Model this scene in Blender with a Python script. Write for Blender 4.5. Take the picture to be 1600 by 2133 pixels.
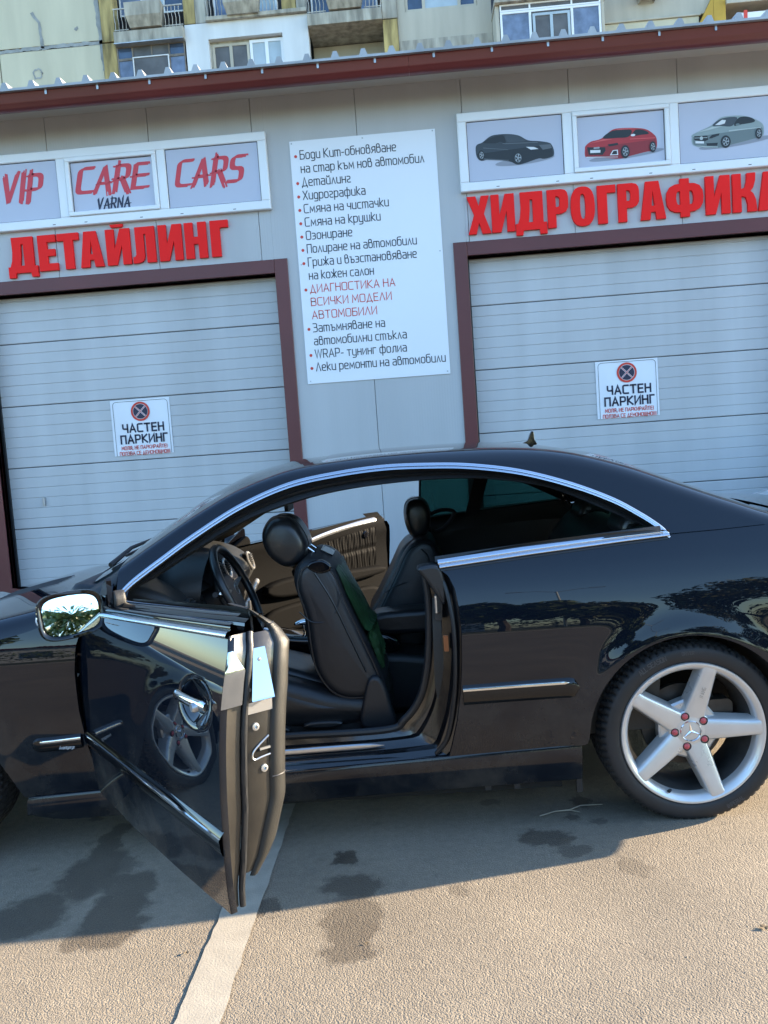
import bpy, bmesh, math, random
import numpy as np
from mathutils import Vector, Matrix
from mathutils.geometry import tessellate_polygon
R = math.radians
sc = bpy.context.scene
for o in list(bpy.data.objects): bpy.data.objects.remove(o)

# ------------------------------------------------------------------ camera
CAM = Vector((0, 0, 1.358))
YAW, PITCH, ROLL, FPX = R(2.90836), R(4.60561), R(-4.05877), 1700.0
fw = Vector((-math.sin(YAW)*math.cos(PITCH), math.cos(YAW)*math.cos(PITCH), -math.sin(PITCH)))
rt = fw.cross(Vector((0, 0, 1))).normalized(); dn = fw.cross(rt)
rr = rt*math.cos(ROLL) - dn*math.sin(ROLL); dd = dn*math.cos(ROLL) + rt*math.sin(ROLL)
cam = bpy.data.cameras.new('camera'); camo = bpy.data.objects.new('camera', cam)
sc.collection.objects.link(camo)
m3 = Matrix((rr, -dd, -fw)).transposed()
camo.matrix_world = Matrix.Translation(CAM) @ m3.to_4x4()
cam.sensor_fit = 'HORIZONTAL'; cam.sensor_width = 36; cam.lens = FPX/1600*36
cam.clip_start = .05; cam.clip_end = 600
sc.camera = camo
# ------------------------------------------------------------------ light
SUN = Vector((3.0, .67, 1.0)).normalized()
world = bpy.data.worlds.new('World'); sc.world = world; world.use_nodes = True
wn = world.node_tree; bg = wn.nodes['Background']
sky = wn.nodes.new('ShaderNodeTexSky'); sky.sky_type = 'NISHITA'; sky.sun_disc = False
sky.sun_elevation = math.asin(SUN.z); sky.sun_rotation = math.atan2(SUN.x, SUN.y)
sky.air_density = 1.0; sky.dust_density = .6; sky.ozone_density = 1.0
wb = wn.nodes.new('ShaderNodeVectorMath'); wb.operation = 'MULTIPLY'; wb.inputs[1].default_value = (.80, .99, 1.15)   # daylight white balance of the picture
wn.links.new(sky.outputs[0], wb.inputs[0]); wn.links.new(wb.outputs[0], bg.inputs[0]); bg.inputs[1].default_value = .10
sl = bpy.data.lights.new('sun', 'SUN'); sl.energy = 4.1; sl.angle = R(.53); sl.color = (1, .80, .56)
so = bpy.data.objects.new('sun', sl); sc.collection.objects.link(so)
so.rotation_euler = SUN.to_track_quat('Z', 'Y').to_euler(); so.location = (6, 6, 12)
vs = sc.view_settings; vs.view_transform = 'Standard'; vs.look = 'None'; vs.gamma = 1; vs.use_curve_mapping = False
vs.exposure = 2.68
try:
    sc.cycles.use_denoising = True; sc.cycles.max_bounces = 8; sc.cycles.transparent_max_bounces = 12
    sc.cycles.sample_clamp_indirect = 6; sc.cycles.caustics_reflective = False
except Exception: pass

# ------------------------------------------------------------------ materials
def nd(nt, t, **k):
    n = nt.nodes.new(t)
    for a, b in k.items():
        if a.startswith('i_'):
            n.inputs[a[2:].replace('_', ' ')].default_value = b
        else: setattr(n, a, b)
    return n
def mat(name, col, rough=.5, metal=0., coat=0., coatr=.03, bump=None, var=None, spec=.5, ior=1.5, sheen=0, rvar=0):
    """bump=(scale,strength,dist[,detail]); var=(scale,amount) darkens and lightens by noise"""
    m = bpy.data.materials.new(name); m.use_nodes = True; nt = m.node_tree; b = nt.nodes['Principled BSDF']
    b.inputs['Base Color'].default_value = (*col, 1); b.inputs['Roughness'].default_value = rough
    b.inputs['Metallic'].default_value = metal; b.inputs['Coat Weight'].default_value = coat
    b.inputs['Coat Roughness'].default_value = coatr; b.inputs['Coat IOR'].default_value = 1.5 if spec else 1.5; b.inputs['Specular IOR Level'].default_value = spec
    b.inputs['IOR'].default_value = ior
    tc = nd(nt, 'ShaderNodeTexCoord')
    if var:
        n = nd(nt, 'ShaderNodeTexNoise'); n.inputs['Scale'].default_value = var[0]; n.inputs['Detail'].default_value = 6
        nt.links.new(tc.outputs['Object'], n.inputs['Vector'])
        r = nd(nt, 'ShaderNodeMapRange'); r.inputs[1].default_value = .3; r.inputs[2].default_value = .7
        r.inputs[3].default_value = 1-var[1]; r.inputs[4].default_value = 1+var[1]
        nt.links.new(n.outputs[0], r.inputs[0])
        mx = nd(nt, 'ShaderNodeVectorMath', operation='SCALE'); mx.inputs[0].default_value = col
        nt.links.new(r.outputs[0], mx.inputs['Scale']); nt.links.new(mx.outputs[0], b.inputs['Base Color'])
        if rvar:
            r2 = nd(nt, 'ShaderNodeMapRange'); r2.inputs[1].default_value = .3; r2.inputs[2].default_value = .7
            r2.inputs[3].default_value = rough-rvar; r2.inputs[4].default_value = rough+rvar
            nt.links.new(n.outputs[0], r2.inputs[0]); nt.links.new(r2.outputs[0], b.inputs['Roughness'])
    if bump:
        n = nd(nt, 'ShaderNodeTexNoise'); n.inputs['Scale'].default_value = bump[0]
        n.inputs['Detail'].default_value = bump[3] if len(bump) > 3 else 3
        nt.links.new(tc.outputs['Object'], n.inputs['Vector'])
        bp = nd(nt, 'ShaderNodeBump'); bp.inputs['Strength'].default_value = bump[1]; bp.inputs['Distance'].default_value = bump[2]
        nt.links.new(n.outputs[0], bp.inputs['Height']); nt.links.new(bp.outputs[0], b.inputs['Normal'])
    return m
def glassmat(name, tint, refl=1.0):
    m = bpy.data.materials.new(name); m.use_nodes = True; nt = m.node_tree
    nt.nodes.remove(nt.nodes['Principled BSDF']); out = nt.nodes['Material Output']
    t = nd(nt, 'ShaderNodeBsdfTransparent'); t.inputs[0].default_value = (*tint, 1)
    g = nd(nt, 'ShaderNodeBsdfGlossy'); g.inputs['Roughness'].default_value = .01; g.inputs[0].default_value = (1, 1, 1, 1)
    f = nd(nt, 'ShaderNodeFresnel'); f.inputs[0].default_value = 1.5
    mx = nd(nt, 'ShaderNodeMixShader'); nt.links.new(f.outputs[0], mx.inputs[0])
    nt.links.new(t.outputs[0], mx.inputs[1]); nt.links.new(g.outputs[0], mx.inputs[2]); nt.links.new(mx.outputs[0], out.inputs[0])
    return m
# car paint: black with a blue cast under clear coat, thin road dust low on the doors
def paintmat(name, col, dust=.5):
    m = mat(name, col, rough=.5, coat=1.0, coatr=.010, spec=0); nt = m.node_tree; b = nt.nodes['Principled BSDF']
    tc = nt.nodes['Texture Coordinate']
    n1 = nd(nt, 'ShaderNodeTexNoise'); n1.inputs['Scale'].default_value = 3.2; n1.inputs['Detail'].default_value = 7; n1.inputs['Roughness'].default_value = .65
    n2 = nd(nt, 'ShaderNodeTexNoise'); n2.inputs['Scale'].default_value = 420; n2.inputs['Detail'].default_value = 1
    nt.links.new(tc.outputs['Object'], n1.inputs[0]); nt.links.new(tc.outputs['Object'], n2.inputs[0])
    sx = nd(nt, 'ShaderNodeSeparateXYZ'); nt.links.new(tc.outputs['Object'], sx.inputs[0])
    h = nd(nt, 'ShaderNodeMapRange'); h.inputs[1].default_value = .62; h.inputs[2].default_value = .22; h.inputs[3].default_value = .02; h.inputs[4].default_value = 1
    nt.links.new(sx.outputs[2], h.inputs[0])
    a = nd(nt, 'ShaderNodeMapRange'); a.inputs[1].default_value = .42; a.inputs[2].default_value = .72
    nt.links.new(n1.outputs[0], a.inputs[0])
    mu = nd(nt, 'ShaderNodeMath', operation='MULTIPLY'); nt.links.new(h.outputs[0], mu.inputs[0]); nt.links.new(a.outputs[0], mu.inputs[1])
    mu2 = nd(nt, 'ShaderNodeMath', operation='MULTIPLY'); nt.links.new(mu.outputs[0], mu2.inputs[0]); mu2.inputs[1].default_value = dust
    # fine specks of dust everywhere
    sp = nd(nt, 'ShaderNodeMapRange'); sp.inputs[1].default_value = .74; sp.inputs[2].default_value = .8; sp.inputs[4].default_value = .05
    nt.links.new(n2.outputs[0], sp.inputs[0])
    ad = nd(nt, 'ShaderNodeMath', operation='ADD'); nt.links.new(mu2.outputs[0], ad.inputs[0]); nt.links.new(sp.outputs[0], ad.inputs[1]); ad.use_clamp = True
    d = nd(nt, 'ShaderNodeBsdfDiffuse'); d.inputs[0].default_value = (.17, .145, .115, 1)
    mx = nd(nt, 'ShaderNodeMixShader'); out = nt.nodes['Material Output']
    nt.links.new(ad.outputs[0], mx.inputs[0]); nt.links.new(b.outputs[0], mx.inputs[1]); nt.links.new(d.outputs[0], mx.inputs[2]); nt.links.new(mx.outputs[0], out.inputs[0])
    return m
M = {}
def streak(n, sx=1, sz=.12):
    """stretch the tone noise of a wall material downwards, as rain does"""
    nt = M[n].node_tree; t = [q for q in nt.nodes if q.type == 'TEX_NOISE'][0]; mp = nt.nodes.new('ShaderNodeMapping'); mp.inputs['Scale'].default_value = (sx, sx, sz)
    l = t.inputs['Vector'].links[0]; nt.links.new(l.from_socket, mp.inputs[0]); nt.links.new(mp.outputs[0], t.inputs['Vector'])
M['paint'] = paintmat('black_paint', (.0035, .0055, .010), .35)
M['paint_door'] = paintmat('black_paint_door', (.0035, .0055, .010), .45)
M['paint_skirt'] = paintmat('skirt_paint', (.0035, .0055, .010), .3); M['paint_skirt'].node_tree.nodes['Principled BSDF'].inputs['Coat Roughness'].default_value = .10
M['jamb'] = mat('jamb_paint', (.006, .006, .007), .22, coat=.8, coatr=.08, var=(14, .5), bump=(30, .08, .01))
M['doorend'] = mat('brown_door_end', (.013, .0112, .0085), .42, coat=.8, coatr=.14, var=(9, .45), bump=(60, .15, .004))  # brown-black base for the near door's end face, mottled by noise
M['gloss'] = mat('gloss_black', (.004, .004, .005), .5, coat=1, coatr=.03, spec=0)
M['chrome'] = mat('chrome', (.82, .83, .85), .05, metal=1)
M['plate'] = mat('polished_steel_plate', (.40, .43, .47), .07, metal=1)
M['trimchrome'] = mat('satin_chrome', (.60, .62, .67), .22, metal=1)
M['alu'] = mat('brushed_aluminium', (.55, .56, .58), .32, metal=1, bump=(200, .05, .002))
M['rubber'] = mat('rubber', (.010, .011, .013), .42, bump=(60, .1, .004))
M['tyre'] = mat('tyre_rubber', (.0105, .0105, .012), .60, var=(12, .35), bump=(140, .12, .002))
M['tread'] = mat('tread_rubber', (.018, .017, .017), .75, var=(30, .4), bump=(200, .3, .002))
M['tyretext'] = mat('tyre_lettering', (.050, .048, .050), .6)
M['rim'] = mat('silver_wheel_paint', (.58, .575, .565), .30, metal=.50, coat=.6, coatr=.12, var=(9, .07), rvar=.04)
M['barrel'] = mat('wheel_barrel', (.07, .068, .066), .45, metal=.6, var=(8, .5))
M['redcap'] = mat('red_bolt_cap', (.50, .075, .085), .5)
M['disc'] = mat('brake_disc', (.06, .052, .045), .45, metal=.6, var=(20, .3))
M['dark'] = mat('dark_plastic', (.008, .008, .009), .6)
M['under'] = mat('underbody', (.006, .006, .006), .9)
M['leather'] = mat('black_leather', (.011, .0115, .013), .40, bump=(24, .35, .006, 6), var=(5, .25))
M['leather_s'] = mat('smooth_black_leather', (.012, .013, .015), .33, bump=(30, .22, .004, 6))
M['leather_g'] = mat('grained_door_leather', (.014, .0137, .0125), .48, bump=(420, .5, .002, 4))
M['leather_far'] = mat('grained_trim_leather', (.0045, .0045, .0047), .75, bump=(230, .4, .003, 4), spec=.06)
M['leather_pleat'] = mat('pleated_leather', (.0025, .0025, .0027), .6, bump=(160, .2, .002, 3), spec=.08)
M['vinyl'] = mat('seat_shell_vinyl', (.012, .013, .0155), .46, bump=(16, .22, .010, 7))
M['dash'] = mat('dashboard_plastic', (.012, .013, .014), .48, bump=(260, .3, .002, 3))
M['carpet'] = mat('carpet', (.006, .006, .007), .95, bump=(400, .4, .004))
M['pocket'] = mat('green_lit_seat_pocket', (.022, .060, .022), .36, bump=(26, .6, .012, 4), var=(9, .6))  # black leather; green light through the rear glass put into the colour
M['silvertrim'] = mat('silver_interior_trim', (.50, .50, .50), .28, metal=.8)
M['glass_clear'] = glassmat('clear_green_glass', (.80, .92, .84))
M['glass_tint'] = glassmat('tinted_glass', (.025, .085, .070)); M['glass_near'] = glassmat('lightly_tinted_glass', (.42, .52, .50))
M['glass_rear'] = glassmat('green_rear_glass', (.32, .62, .36))
M['mirror'] = mat('mirror_glass', (.92, .97, .93), .015, metal=1)
M['lens'] = mat('clear_lens', (.7, .72, .75), .12, coat=1)
M['print_white'] = mat('white_print', (.75, .76, .78), .5)

# ------------------------------------------------------------------ mesh helpers
def link(o): sc.collection.objects.link(o); return o
def empty(name, loc=(0, 0, 0), rz=0, label=None, cat=None, group=None, parent=None):
    o = link(bpy.data.objects.new(name, None)); o.location = loc; o.rotation_euler = (0, 0, rz)
    o.empty_display_size = .2
    return tag(o, label, cat, group)
def tag(o, label=None, cat=None, group=None, kind=None):
    if label: o['label'] = label
    if cat: o['category'] = cat
    if group: o['group'] = group
    if kind: o['kind'] = kind
    return o
class MB:
    def __init__(s): s.v = []; s.f = []; s.m = []
    def add(s, vs, fs, m=0):
        k = len(s.v); s.v += [tuple(map(float, p)) for p in vs]
        s.f += [tuple(k+i for i in f) for f in fs]; s.m += [m]*len(fs); return k
    def box(s, x0, x1, y0, y1, z0, z1, m=0):
        s.add([(x0,y0,z0),(x1,y0,z0),(x1,y1,z0),(x0,y1,z0),(x0,y0,z1),(x1,y0,z1),(x1,y1,z1),(x0,y1,z1)],
              [(0,3,2,1),(4,5,6,7),(0,1,5,4),(1,2,6,5),(2,3,7,6),(3,0,4,7)], m)
    def bbox(s, x0, x1, y0, y1, z0, z1, b=.004, m=0):
        """box with chamfered edges on the -y face"""
        s.add([(x0,y0+b,z0),(x1,y0+b,z0),(x1,y0+b,z1),(x0,y0+b,z1),(x0+b,y0,z0+b),(x1-b,y0,z0+b),(x1-b,y0,z1-b),(x0+b,y0,z1-b),
               (x0,y1,z0),(x1,y1,z0),(x1,y1,z1),(x0,y1,z1)],
              [(4,5,6,7),(0,1,5,4),(1,2,6,5),(2,3,7,6),(3,0,4,7),(8,9,1,0),(9,10,2,1),(10,11,3,2),(11,8,0,3),(11,10,9,8)], m)
    def grid(s, G, m=0, flip=False, closeu=False):
        nu, nv = len(G), len(G[0]); vs = [p for row in G for p in row]; fs = []
        for i in range(nu if closeu else nu-1):
            for j in range(nv-1):
                a, b, c, d = i*nv+j, ((i+1) % nu)*nv+j, ((i+1) % nu)*nv+j+1, i*nv+j+1
                fs.append((a, d, c, b) if flip else (a, b, c, d))
        s.add(vs, fs, m)
    def prism(s, loops, y0, y1, m=0, side=True):
        """loops: outer + holes in (x,z); front face at y0 (towards -y), back at y1"""
        L = [[Vector((p[0], p[1], 0)) for p in l] for l in loops]
        tris = tessellate_polygon(L); pts = [p for l in loops for p in l]
        vs = [(p[0], y0, p[1]) for p in pts]; fs = []
        for t in tris:
            a, b, c = [pts[i] for i in t]
            cr = (b[0]-a[0])*(c[1]-a[1]) - (b[1]-a[1])*(c[0]-a[0])
            fs.append(tuple(t) if cr > 0 else tuple(t[::-1]))
        if side:
            n = len(pts); vs += [(p[0], y1, p[1]) for p in pts]; fs += [tuple(i+n for i in f[::-1]) for f in fs]
            k = 0
            for li, l in enumerate(loops):
                A = sum(l[i][0]*l[(i+1) % len(l)][1] - l[(i+1) % len(l)][0]*l[i][1] for i in range(len(l)))
                for i in range(len(l)):
                    a, b = k+i, k+(i+1) % len(l)
                    q = (a, a+n, b+n, b)
                    fs.append(q if (A > 0) == (li == 0) else q[::-1])
                k += len(l)
        s.add(vs, fs, m)
    def tube(s, P, r, n=8, m=0, caps=True, squash=None):
        P = [Vector(p) for p in P]; N = len(P); rs = r if hasattr(r, '__len__') else [r]*N
        rings = []; up = None
        for i in range(N):
            t = (P[min(i+1, N-1)]-P[max(i-1, 0)]).normalized()
            if up is None: up = Vector((0, 0, 1)) if abs(t.z) < .9 else Vector((1, 0, 0))
            a = t.cross(up).normalized(); up = a.cross(t).normalized()
            rings.append([P[i] + (a*math.cos(2*math.pi*k/n) + up*math.sin(2*math.pi*k/n)*(squash or 1))*rs[i] for k in range(n)])
        k0 = len(s.v); fs = []
        for i in range(N-1):
            for k in range(n):
                fs.append((i*n+k, (i+1)*n+k, (i+1)*n+(k+1) % n, i*n+(k+1) % n))
        if caps: fs += [tuple(range(n)), tuple((N-1)*n+k for k in range(n))[::-1]]
        s.add([p for g in rings for p in g], fs, m)
    def lathe(s, prof, n=48, c=(0, 0, 0), m=0, a0=0, a1=2*math.pi, flip=False):
        """prof: (radius, y) pairs about the y axis through c"""
        full = abs(a1-a0-2*math.pi) < 1e-6; G = []
        for k in range(n if full else n+1):
            a = a0+(a1-a0)*k/n
            G.append([(c[0]+r*math.cos(a), c[1]+y, c[2]+r*math.sin(a)) for r, y in prof])
        s.grid(G, m, flip, full)
    def xf(s, fn, k0=0):
        for i in range(k0, len(s.v)): s.v[i] = tuple(fn(s.v[i]))
    def mirror(s):
        s.v = [(x, -y, z) for x, y, z in s.v]; s.f = [f[::-1] for f in s.f]; return s
    def mesh(s, name, mats, smooth=True, angle=32):
        me = bpy.data.meshes.new(name); me.from_pydata(s.v, [], s.f)
        for q in (mats if isinstance(mats, (list, tuple)) else [mats]): me.materials.append(M[q] if isinstance(q, str) else q)
        if any(s.m): me.polygons.foreach_set('material_index', s.m)
        if smooth:
            me.polygons.foreach_set('use_smooth', [True]*len(s.f)); me.set_sharp_from_angle(angle=R(angle))
        me.update(); return me
    def build(s, name, mats, parent=None, smooth=True, angle=32, label=None, cat=None, group=None, kind=None, loc=None, fix=False):
        me = s.mesh(name, mats, smooth, angle)
        if fix:
            bm = bmesh.new(); bm.from_mesh(me); bmesh.ops.recalc_face_normals(bm, faces=bm.faces); bm.to_mesh(me); bm.free()
        o = link(bpy.data.objects.new(name, me))
        if parent: o.parent = parent
        if loc: o.location = loc
        return tag(o, label, cat, group, kind)
def rects_minus(x0, x1, z0, z1, holes):
    """split a rectangle round rectangular holes"""
    out = [(x0, x1, z0, z1)]
    for hx0, hx1, hz0, hz1 in holes:
        nw = []
        for a, b, c, d in out:
            if hx1 <= a or hx0 >= b or hz1 <= c or hz0 >= d: nw.append((a, b, c, d)); continue
            if hx0 > a: nw.append((a, hx0, c, d))
            if hx1 < b: nw.append((hx1, b, c, d))
            aa, bb = max(a, hx0), min(b, hx1)
            if hz0 > c: nw.append((aa, bb, c, hz0))
            if hz1 < d: nw.append((aa, bb, hz1, d))
        out = nw
    return out
def resample(P, n, closed=False):
    P = np.array(list(P)+([P[0]] if closed else []), float); d = np.r_[0, np.cumsum(np.hypot(*np.diff(P[:, :2], axis=0).T))]
    t = np.linspace(0, d[-1], n+1 if closed else n)
    Q = np.stack([np.interp(t, d, P[:, i]) for i in range(P.shape[1])], 1)
    return Q[:-1] if closed else Q
def catmull(P, k=6, closed=False):
    P = [np.array(p, float) for p in P]; n = len(P); out = []
    for i in range(n if closed else n-1):
        p1, p2 = P[i], P[(i+1) % n]
        p0 = P[(i-1) % n] if closed or i > 0 else 2*p1-p2
        p3 = P[(i+2) % n] if closed or i+2 < n else 2*p2-p1
        for j in range(k):
            t = j/k
            out.append(.5*((2*p1)+(-p0+p2)*t+(2*p0-5*p1+4*p2-p3)*t*t+(-p0+3*p1-3*p2+p3)*t**3))
    if not closed: out.append(P[-1])
    return np.array(out)
def coons(B, Rr, T, L, nu, nv):
    B, T = resample(B, nu), resample(T, nu); L, Rr = resample(L, nv), resample(Rr, nv)
    G = []
    for i in range(nu):
        u = i/(nu-1); row = []
        for j in range(nv):
            v = j/(nv-1)
            row.append((1-v)*B[i]+v*T[i]+(1-u)*L[j]+u*Rr[j]-((1-u)*(1-v)*B[0]+u*(1-v)*B[-1]+(1-u)*v*T[0]+u*v*T[-1]))
        G.append(row)
    return G
def puff(mb, poly, y0, y1, r, K=5, N=44, m=0, smooth=True, bulge=0):
    """a rounded solid: closed outline in (x,z), swept from y0 to y1 with rounded rims"""
    P = catmull(poly, 6, True) if smooth else np.array(poly, float)
    P = resample(P, N, True); c = P.mean(0)
    A = sum(P[i][0]*P[(i+1) % N][1]-P[(i+1) % N][0]*P[i][1] for i in range(N))
    if A < 0: P = P[::-1]
    T = np.roll(P, -1, 0)-np.roll(P, 1, 0); T /= np.hypot(*T.T)[:, None]+1e-9
    nrm = np.stack([T[:, 1], -T[:, 0]], 1)
    layers = []
    for k in range(K+1):
        a = math.pi/2*k/K; layers.append((y0+r*(1-math.sin(a)), r*(1-math.cos(math.pi/2-a)) if False else r*(1-math.sin(math.pi/2-a+0)) ))
    # from rim centre outwards
    prof = [(y0+r*(1-math.cos(math.pi/2*k/K)), r*(1-math.sin(math.pi/2*k/K))) for k in range(K+1)]
    mid = [(y0+r+(y1-y0-2*r)*j/4, -bulge*math.sin(math.pi*j/4)) for j in range(1, 4)]
    prof2 = prof+mid+[(y0+y1-y, i) for y, i in prof[::-1]]
    G = [[(p[0]-n[0]*ins, y, p[1]-n[1]*ins) for y, ins in prof2] for p, n in zip(P, nrm)]
    mb.grid(G, m, False, True)
    for side in (0, -1):
        ring = [g[side] for g in G]; cc = np.mean(ring, 0)
        inner = [[cc+(np.array(q)-cc)*s+np.array((0, (-1 if side == 0 else 1)*bulge*(1-s*s), 0)) for s in (1, .8, .6, .4, .2)] for q in ring]
        k0 = len(mb.v); mb.grid([[tuple(p) for p in row] for row in inner], m, side == 0, True)
        k1 = mb.add([tuple(cc+np.array((0, (-1 if side == 0 else 1)*bulge, 0)))], [], m)
        for i in range(N):
            a, b = k0+i*5+4, k0+((i+1) % N)*5+4
            mb.f.append((a, k1, b) if side == 0 else (a, b, k1)); mb.m.append(m)
def pillow(mb, poly, y0, y1, p=3.0, N=48, L=22, m=0):
    """cushion: the outline in (x,z) swells smoothly between y0 and y1"""
    P = resample(catmull(poly, 6, True), N, True); c = P.mean(0)
    if sum(P[i][0]*P[(i+1) % N][1]-P[(i+1) % N][0]*P[i][1] for i in range(N)) < 0: P = P[::-1]
    ts = [-math.cos(math.pi*k/L) for k in range(L+1)]
    G = [[(c[0]+(q[0]-c[0])*s_, (y0+y1)/2+(y1-y0)/2*t, c[1]+(q[1]-c[1])*s_) for t in ts for s_ in [max(.0005, max(0., 1-abs(t)**p)**(1/p))]] for q in P]
    mb.grid(G, m, False, True)
def ellipse(cx, cz, a, b, n=32, rot=0):
    return [(cx+a*math.cos(t)*math.cos(rot)-b*math.sin(t)*math.sin(rot), cz+a*math.cos(t)*math.sin(rot)+b*math.sin(t)*math.cos(rot)) for t in [2*math.pi*k/n for k in range(n)]]
def rrect(x0, x1, z0, z1, r, n=5):
    out = []
    for cx, cz, a in ((x1-r, z0+r, -90), (x1-r, z1-r, 0), (x0+r, z1-r, 90), (x0+r, z0+r, 180)):
        out += [(cx+r*math.cos(R(a+90*k/n)), cz+r*math.sin(R(a+90*k/n))) for k in range(n+1)]
    return out
# ------------------------------------------------------------------ stroke lettering
def rnd(P, r=.26, n=4, closed=False):
    out = []; N = len(P)
    for i in range(N):
        if not closed and i in (0, N-1): out.append(P[i]); continue
        p, a, b = np.array(P[i]), np.array(P[i-1]), np.array(P[(i+1) % N])
        la, lb = np.hypot(*(a-p)), np.hypot(*(b-p)); q = min(r, la*.5, lb*.5)
        s, e = p+(a-p)/la*q, p+(b-p)/lb*q
        for k in range(n+1):
            t = k/n; out.append(tuple((1-t)**2*s+2*t*(1-t)*p+t*t*e))
    if closed: out.append(out[0])
    return out
BX = lambda x0, x1, z0, z1: ('c', [(x0, z0), (x1, z0), (x1, z1), (x0, z1)])
H = 1.42
# 'r' open path with rounded corners, 'c' closed rounded path, 's' sharp path
LC = {
'а': (.6, [('r', [(.07, 1), (.6, 1), (.6, 0)]), ('r', [(.6, .57), (0, .57), (0, 0), (.6, 0)])]),
'б': (.62, [BX(0, .62, 0, .97), ('r', [(0, .5), (0, H), (.58, H)])]),
'в': (.6, [('s', [(0, .5), (0, .9)]), ('r', [(0, .5), (0, H), (.48, H), (.48, .86), (.15, .86)]), ('r', [(.15, .86), (.6, .86), (.6, 0), (0, 0), (0, .6)])]),
'г': (.5, [('r', [(0, 1), (.48, 1), (.48, .52), (0, .48), (0, 0), (.52, 0)])]),
'д': (.6, [BX(0, .6, 0, 1), ('r', [(.6, .8), (.6, -.4), (.04, -.4)])]),
'е': (.6, [('r', [(.05, .5), (.6, .5), (.6, 1), (0, 1), (0, 0), (.56, 0)])]),
'ж': (.86, [('s', [(0, 1), (.4, .52), (0, 0)]), ('s', [(.86, 1), (.46, .52), (.86, 0)]), ('s', [(.43, H), (.43, 0)])]),
'з': (.52, [('r', [(0, 1), (.5, 1), (.5, .53), (.12, .53)]), ('r', [(.12, .53), (.52, .53), (.52, 0), (0, 0)])]),
'и': (.6, [('r', [(0, 1), (0, 0), (.6, 0)]), ('s', [(.6, 1), (.6, 0)])]),
'й': (.6, [('r', [(0, 1), (0, 0), (.6, 0)]), ('s', [(.6, 1), (.6, 0)]), ('r', [(.12, 1.4), (.12, 1.2), (.48, 1.2), (.48, 1.4)])]),
'к': (.55, [('s', [(0, 0), (0, H)]), ('s', [(.52, 1), (.06, .52), (.56, 0)])]),
'л': (.56, [('s', [(0, 0), (.28, 1), (.56, 0)])]),
'м': (.78, [('s', [(0, 0), (.06, 1), (.39, .25), (.72, 1), (.78, 0)])]),
'н': (.58, [('s', [(0, 0), (0, 1)]), ('s', [(.58, 0), (.58, 1)]), ('s', [(0, .52), (.58, .52)])]),
'о': (.62, [BX(0, .62, 0, 1)]),
'р': (.62, [('s', [(0, -.4), (0, 1)]), BX(0, .62, 0, 1)]),
'с': (.54, [('r', [(.54, 1), (0, 1), (0, 0), (.54, 0)])]),
'т': (.9, [('s', [(0, 0), (0, 1)]), ('r', [(0, 1), (.45, 1), (.45, 0)]), ('r', [(.45, 1), (.9, 1), (.9, 0)])]),
'у': (.6, [('r', [(0, 1), (0, 0), (.6, 0)]), ('r', [(.6, 1), (.6, -.4), (.06, -.4)])]),
'ф': (.9, [('s', [(.45, -.4), (.45, H)]), BX(0, .9, 0, 1)]),
'ч': (.54, [('r', [(0, 1), (0, .45), (.54, .45)]), ('s', [(.54, 1), (.54, 0)])]),
'ш': (.9, [('r', [(0, 1), (0, 0), (.9, 0)]), ('s', [(.45, 1), (.45, 0)]), ('s', [(.9, 1), (.9, 0)])]),
'ъ': (.7, [('s', [(0, 1), (.2, 1), (.2, 0)]), ('r', [(.2, .56), (.7, .56), (.7, 0), (.2, 0)])]),
'я': (.6, [('s', [(.6, 0), (.6, 1)]), ('r', [(.6, 1), (.05, 1), (.05, .46), (.6, .46)]), ('s', [(.3, .46), (0, 0)])]),
'1': (.6, [('s', [(0, 1), (.6, 1)]), ('s', [(.3, 1), (.3, 0)])]),            # upright lower-case te
'2': (.6, [('s', [(0, 1), (0, 0), (.6, 1), (.6, 0)])]),                      # upright lower-case i
'3': (.45, [('s', [(0, 0), (0, 1), (.48, 1)])]),                             # upright lower-case ge
'4': (.62, [('r', [(0, 0), (.14, 0), (.18, 1), (.62, 1)]), ('s', [(.62, 1), (.62, 0)])]),
'-': (.34, [('s', [(0, .52), (.34, .52)])]),
}
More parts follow.
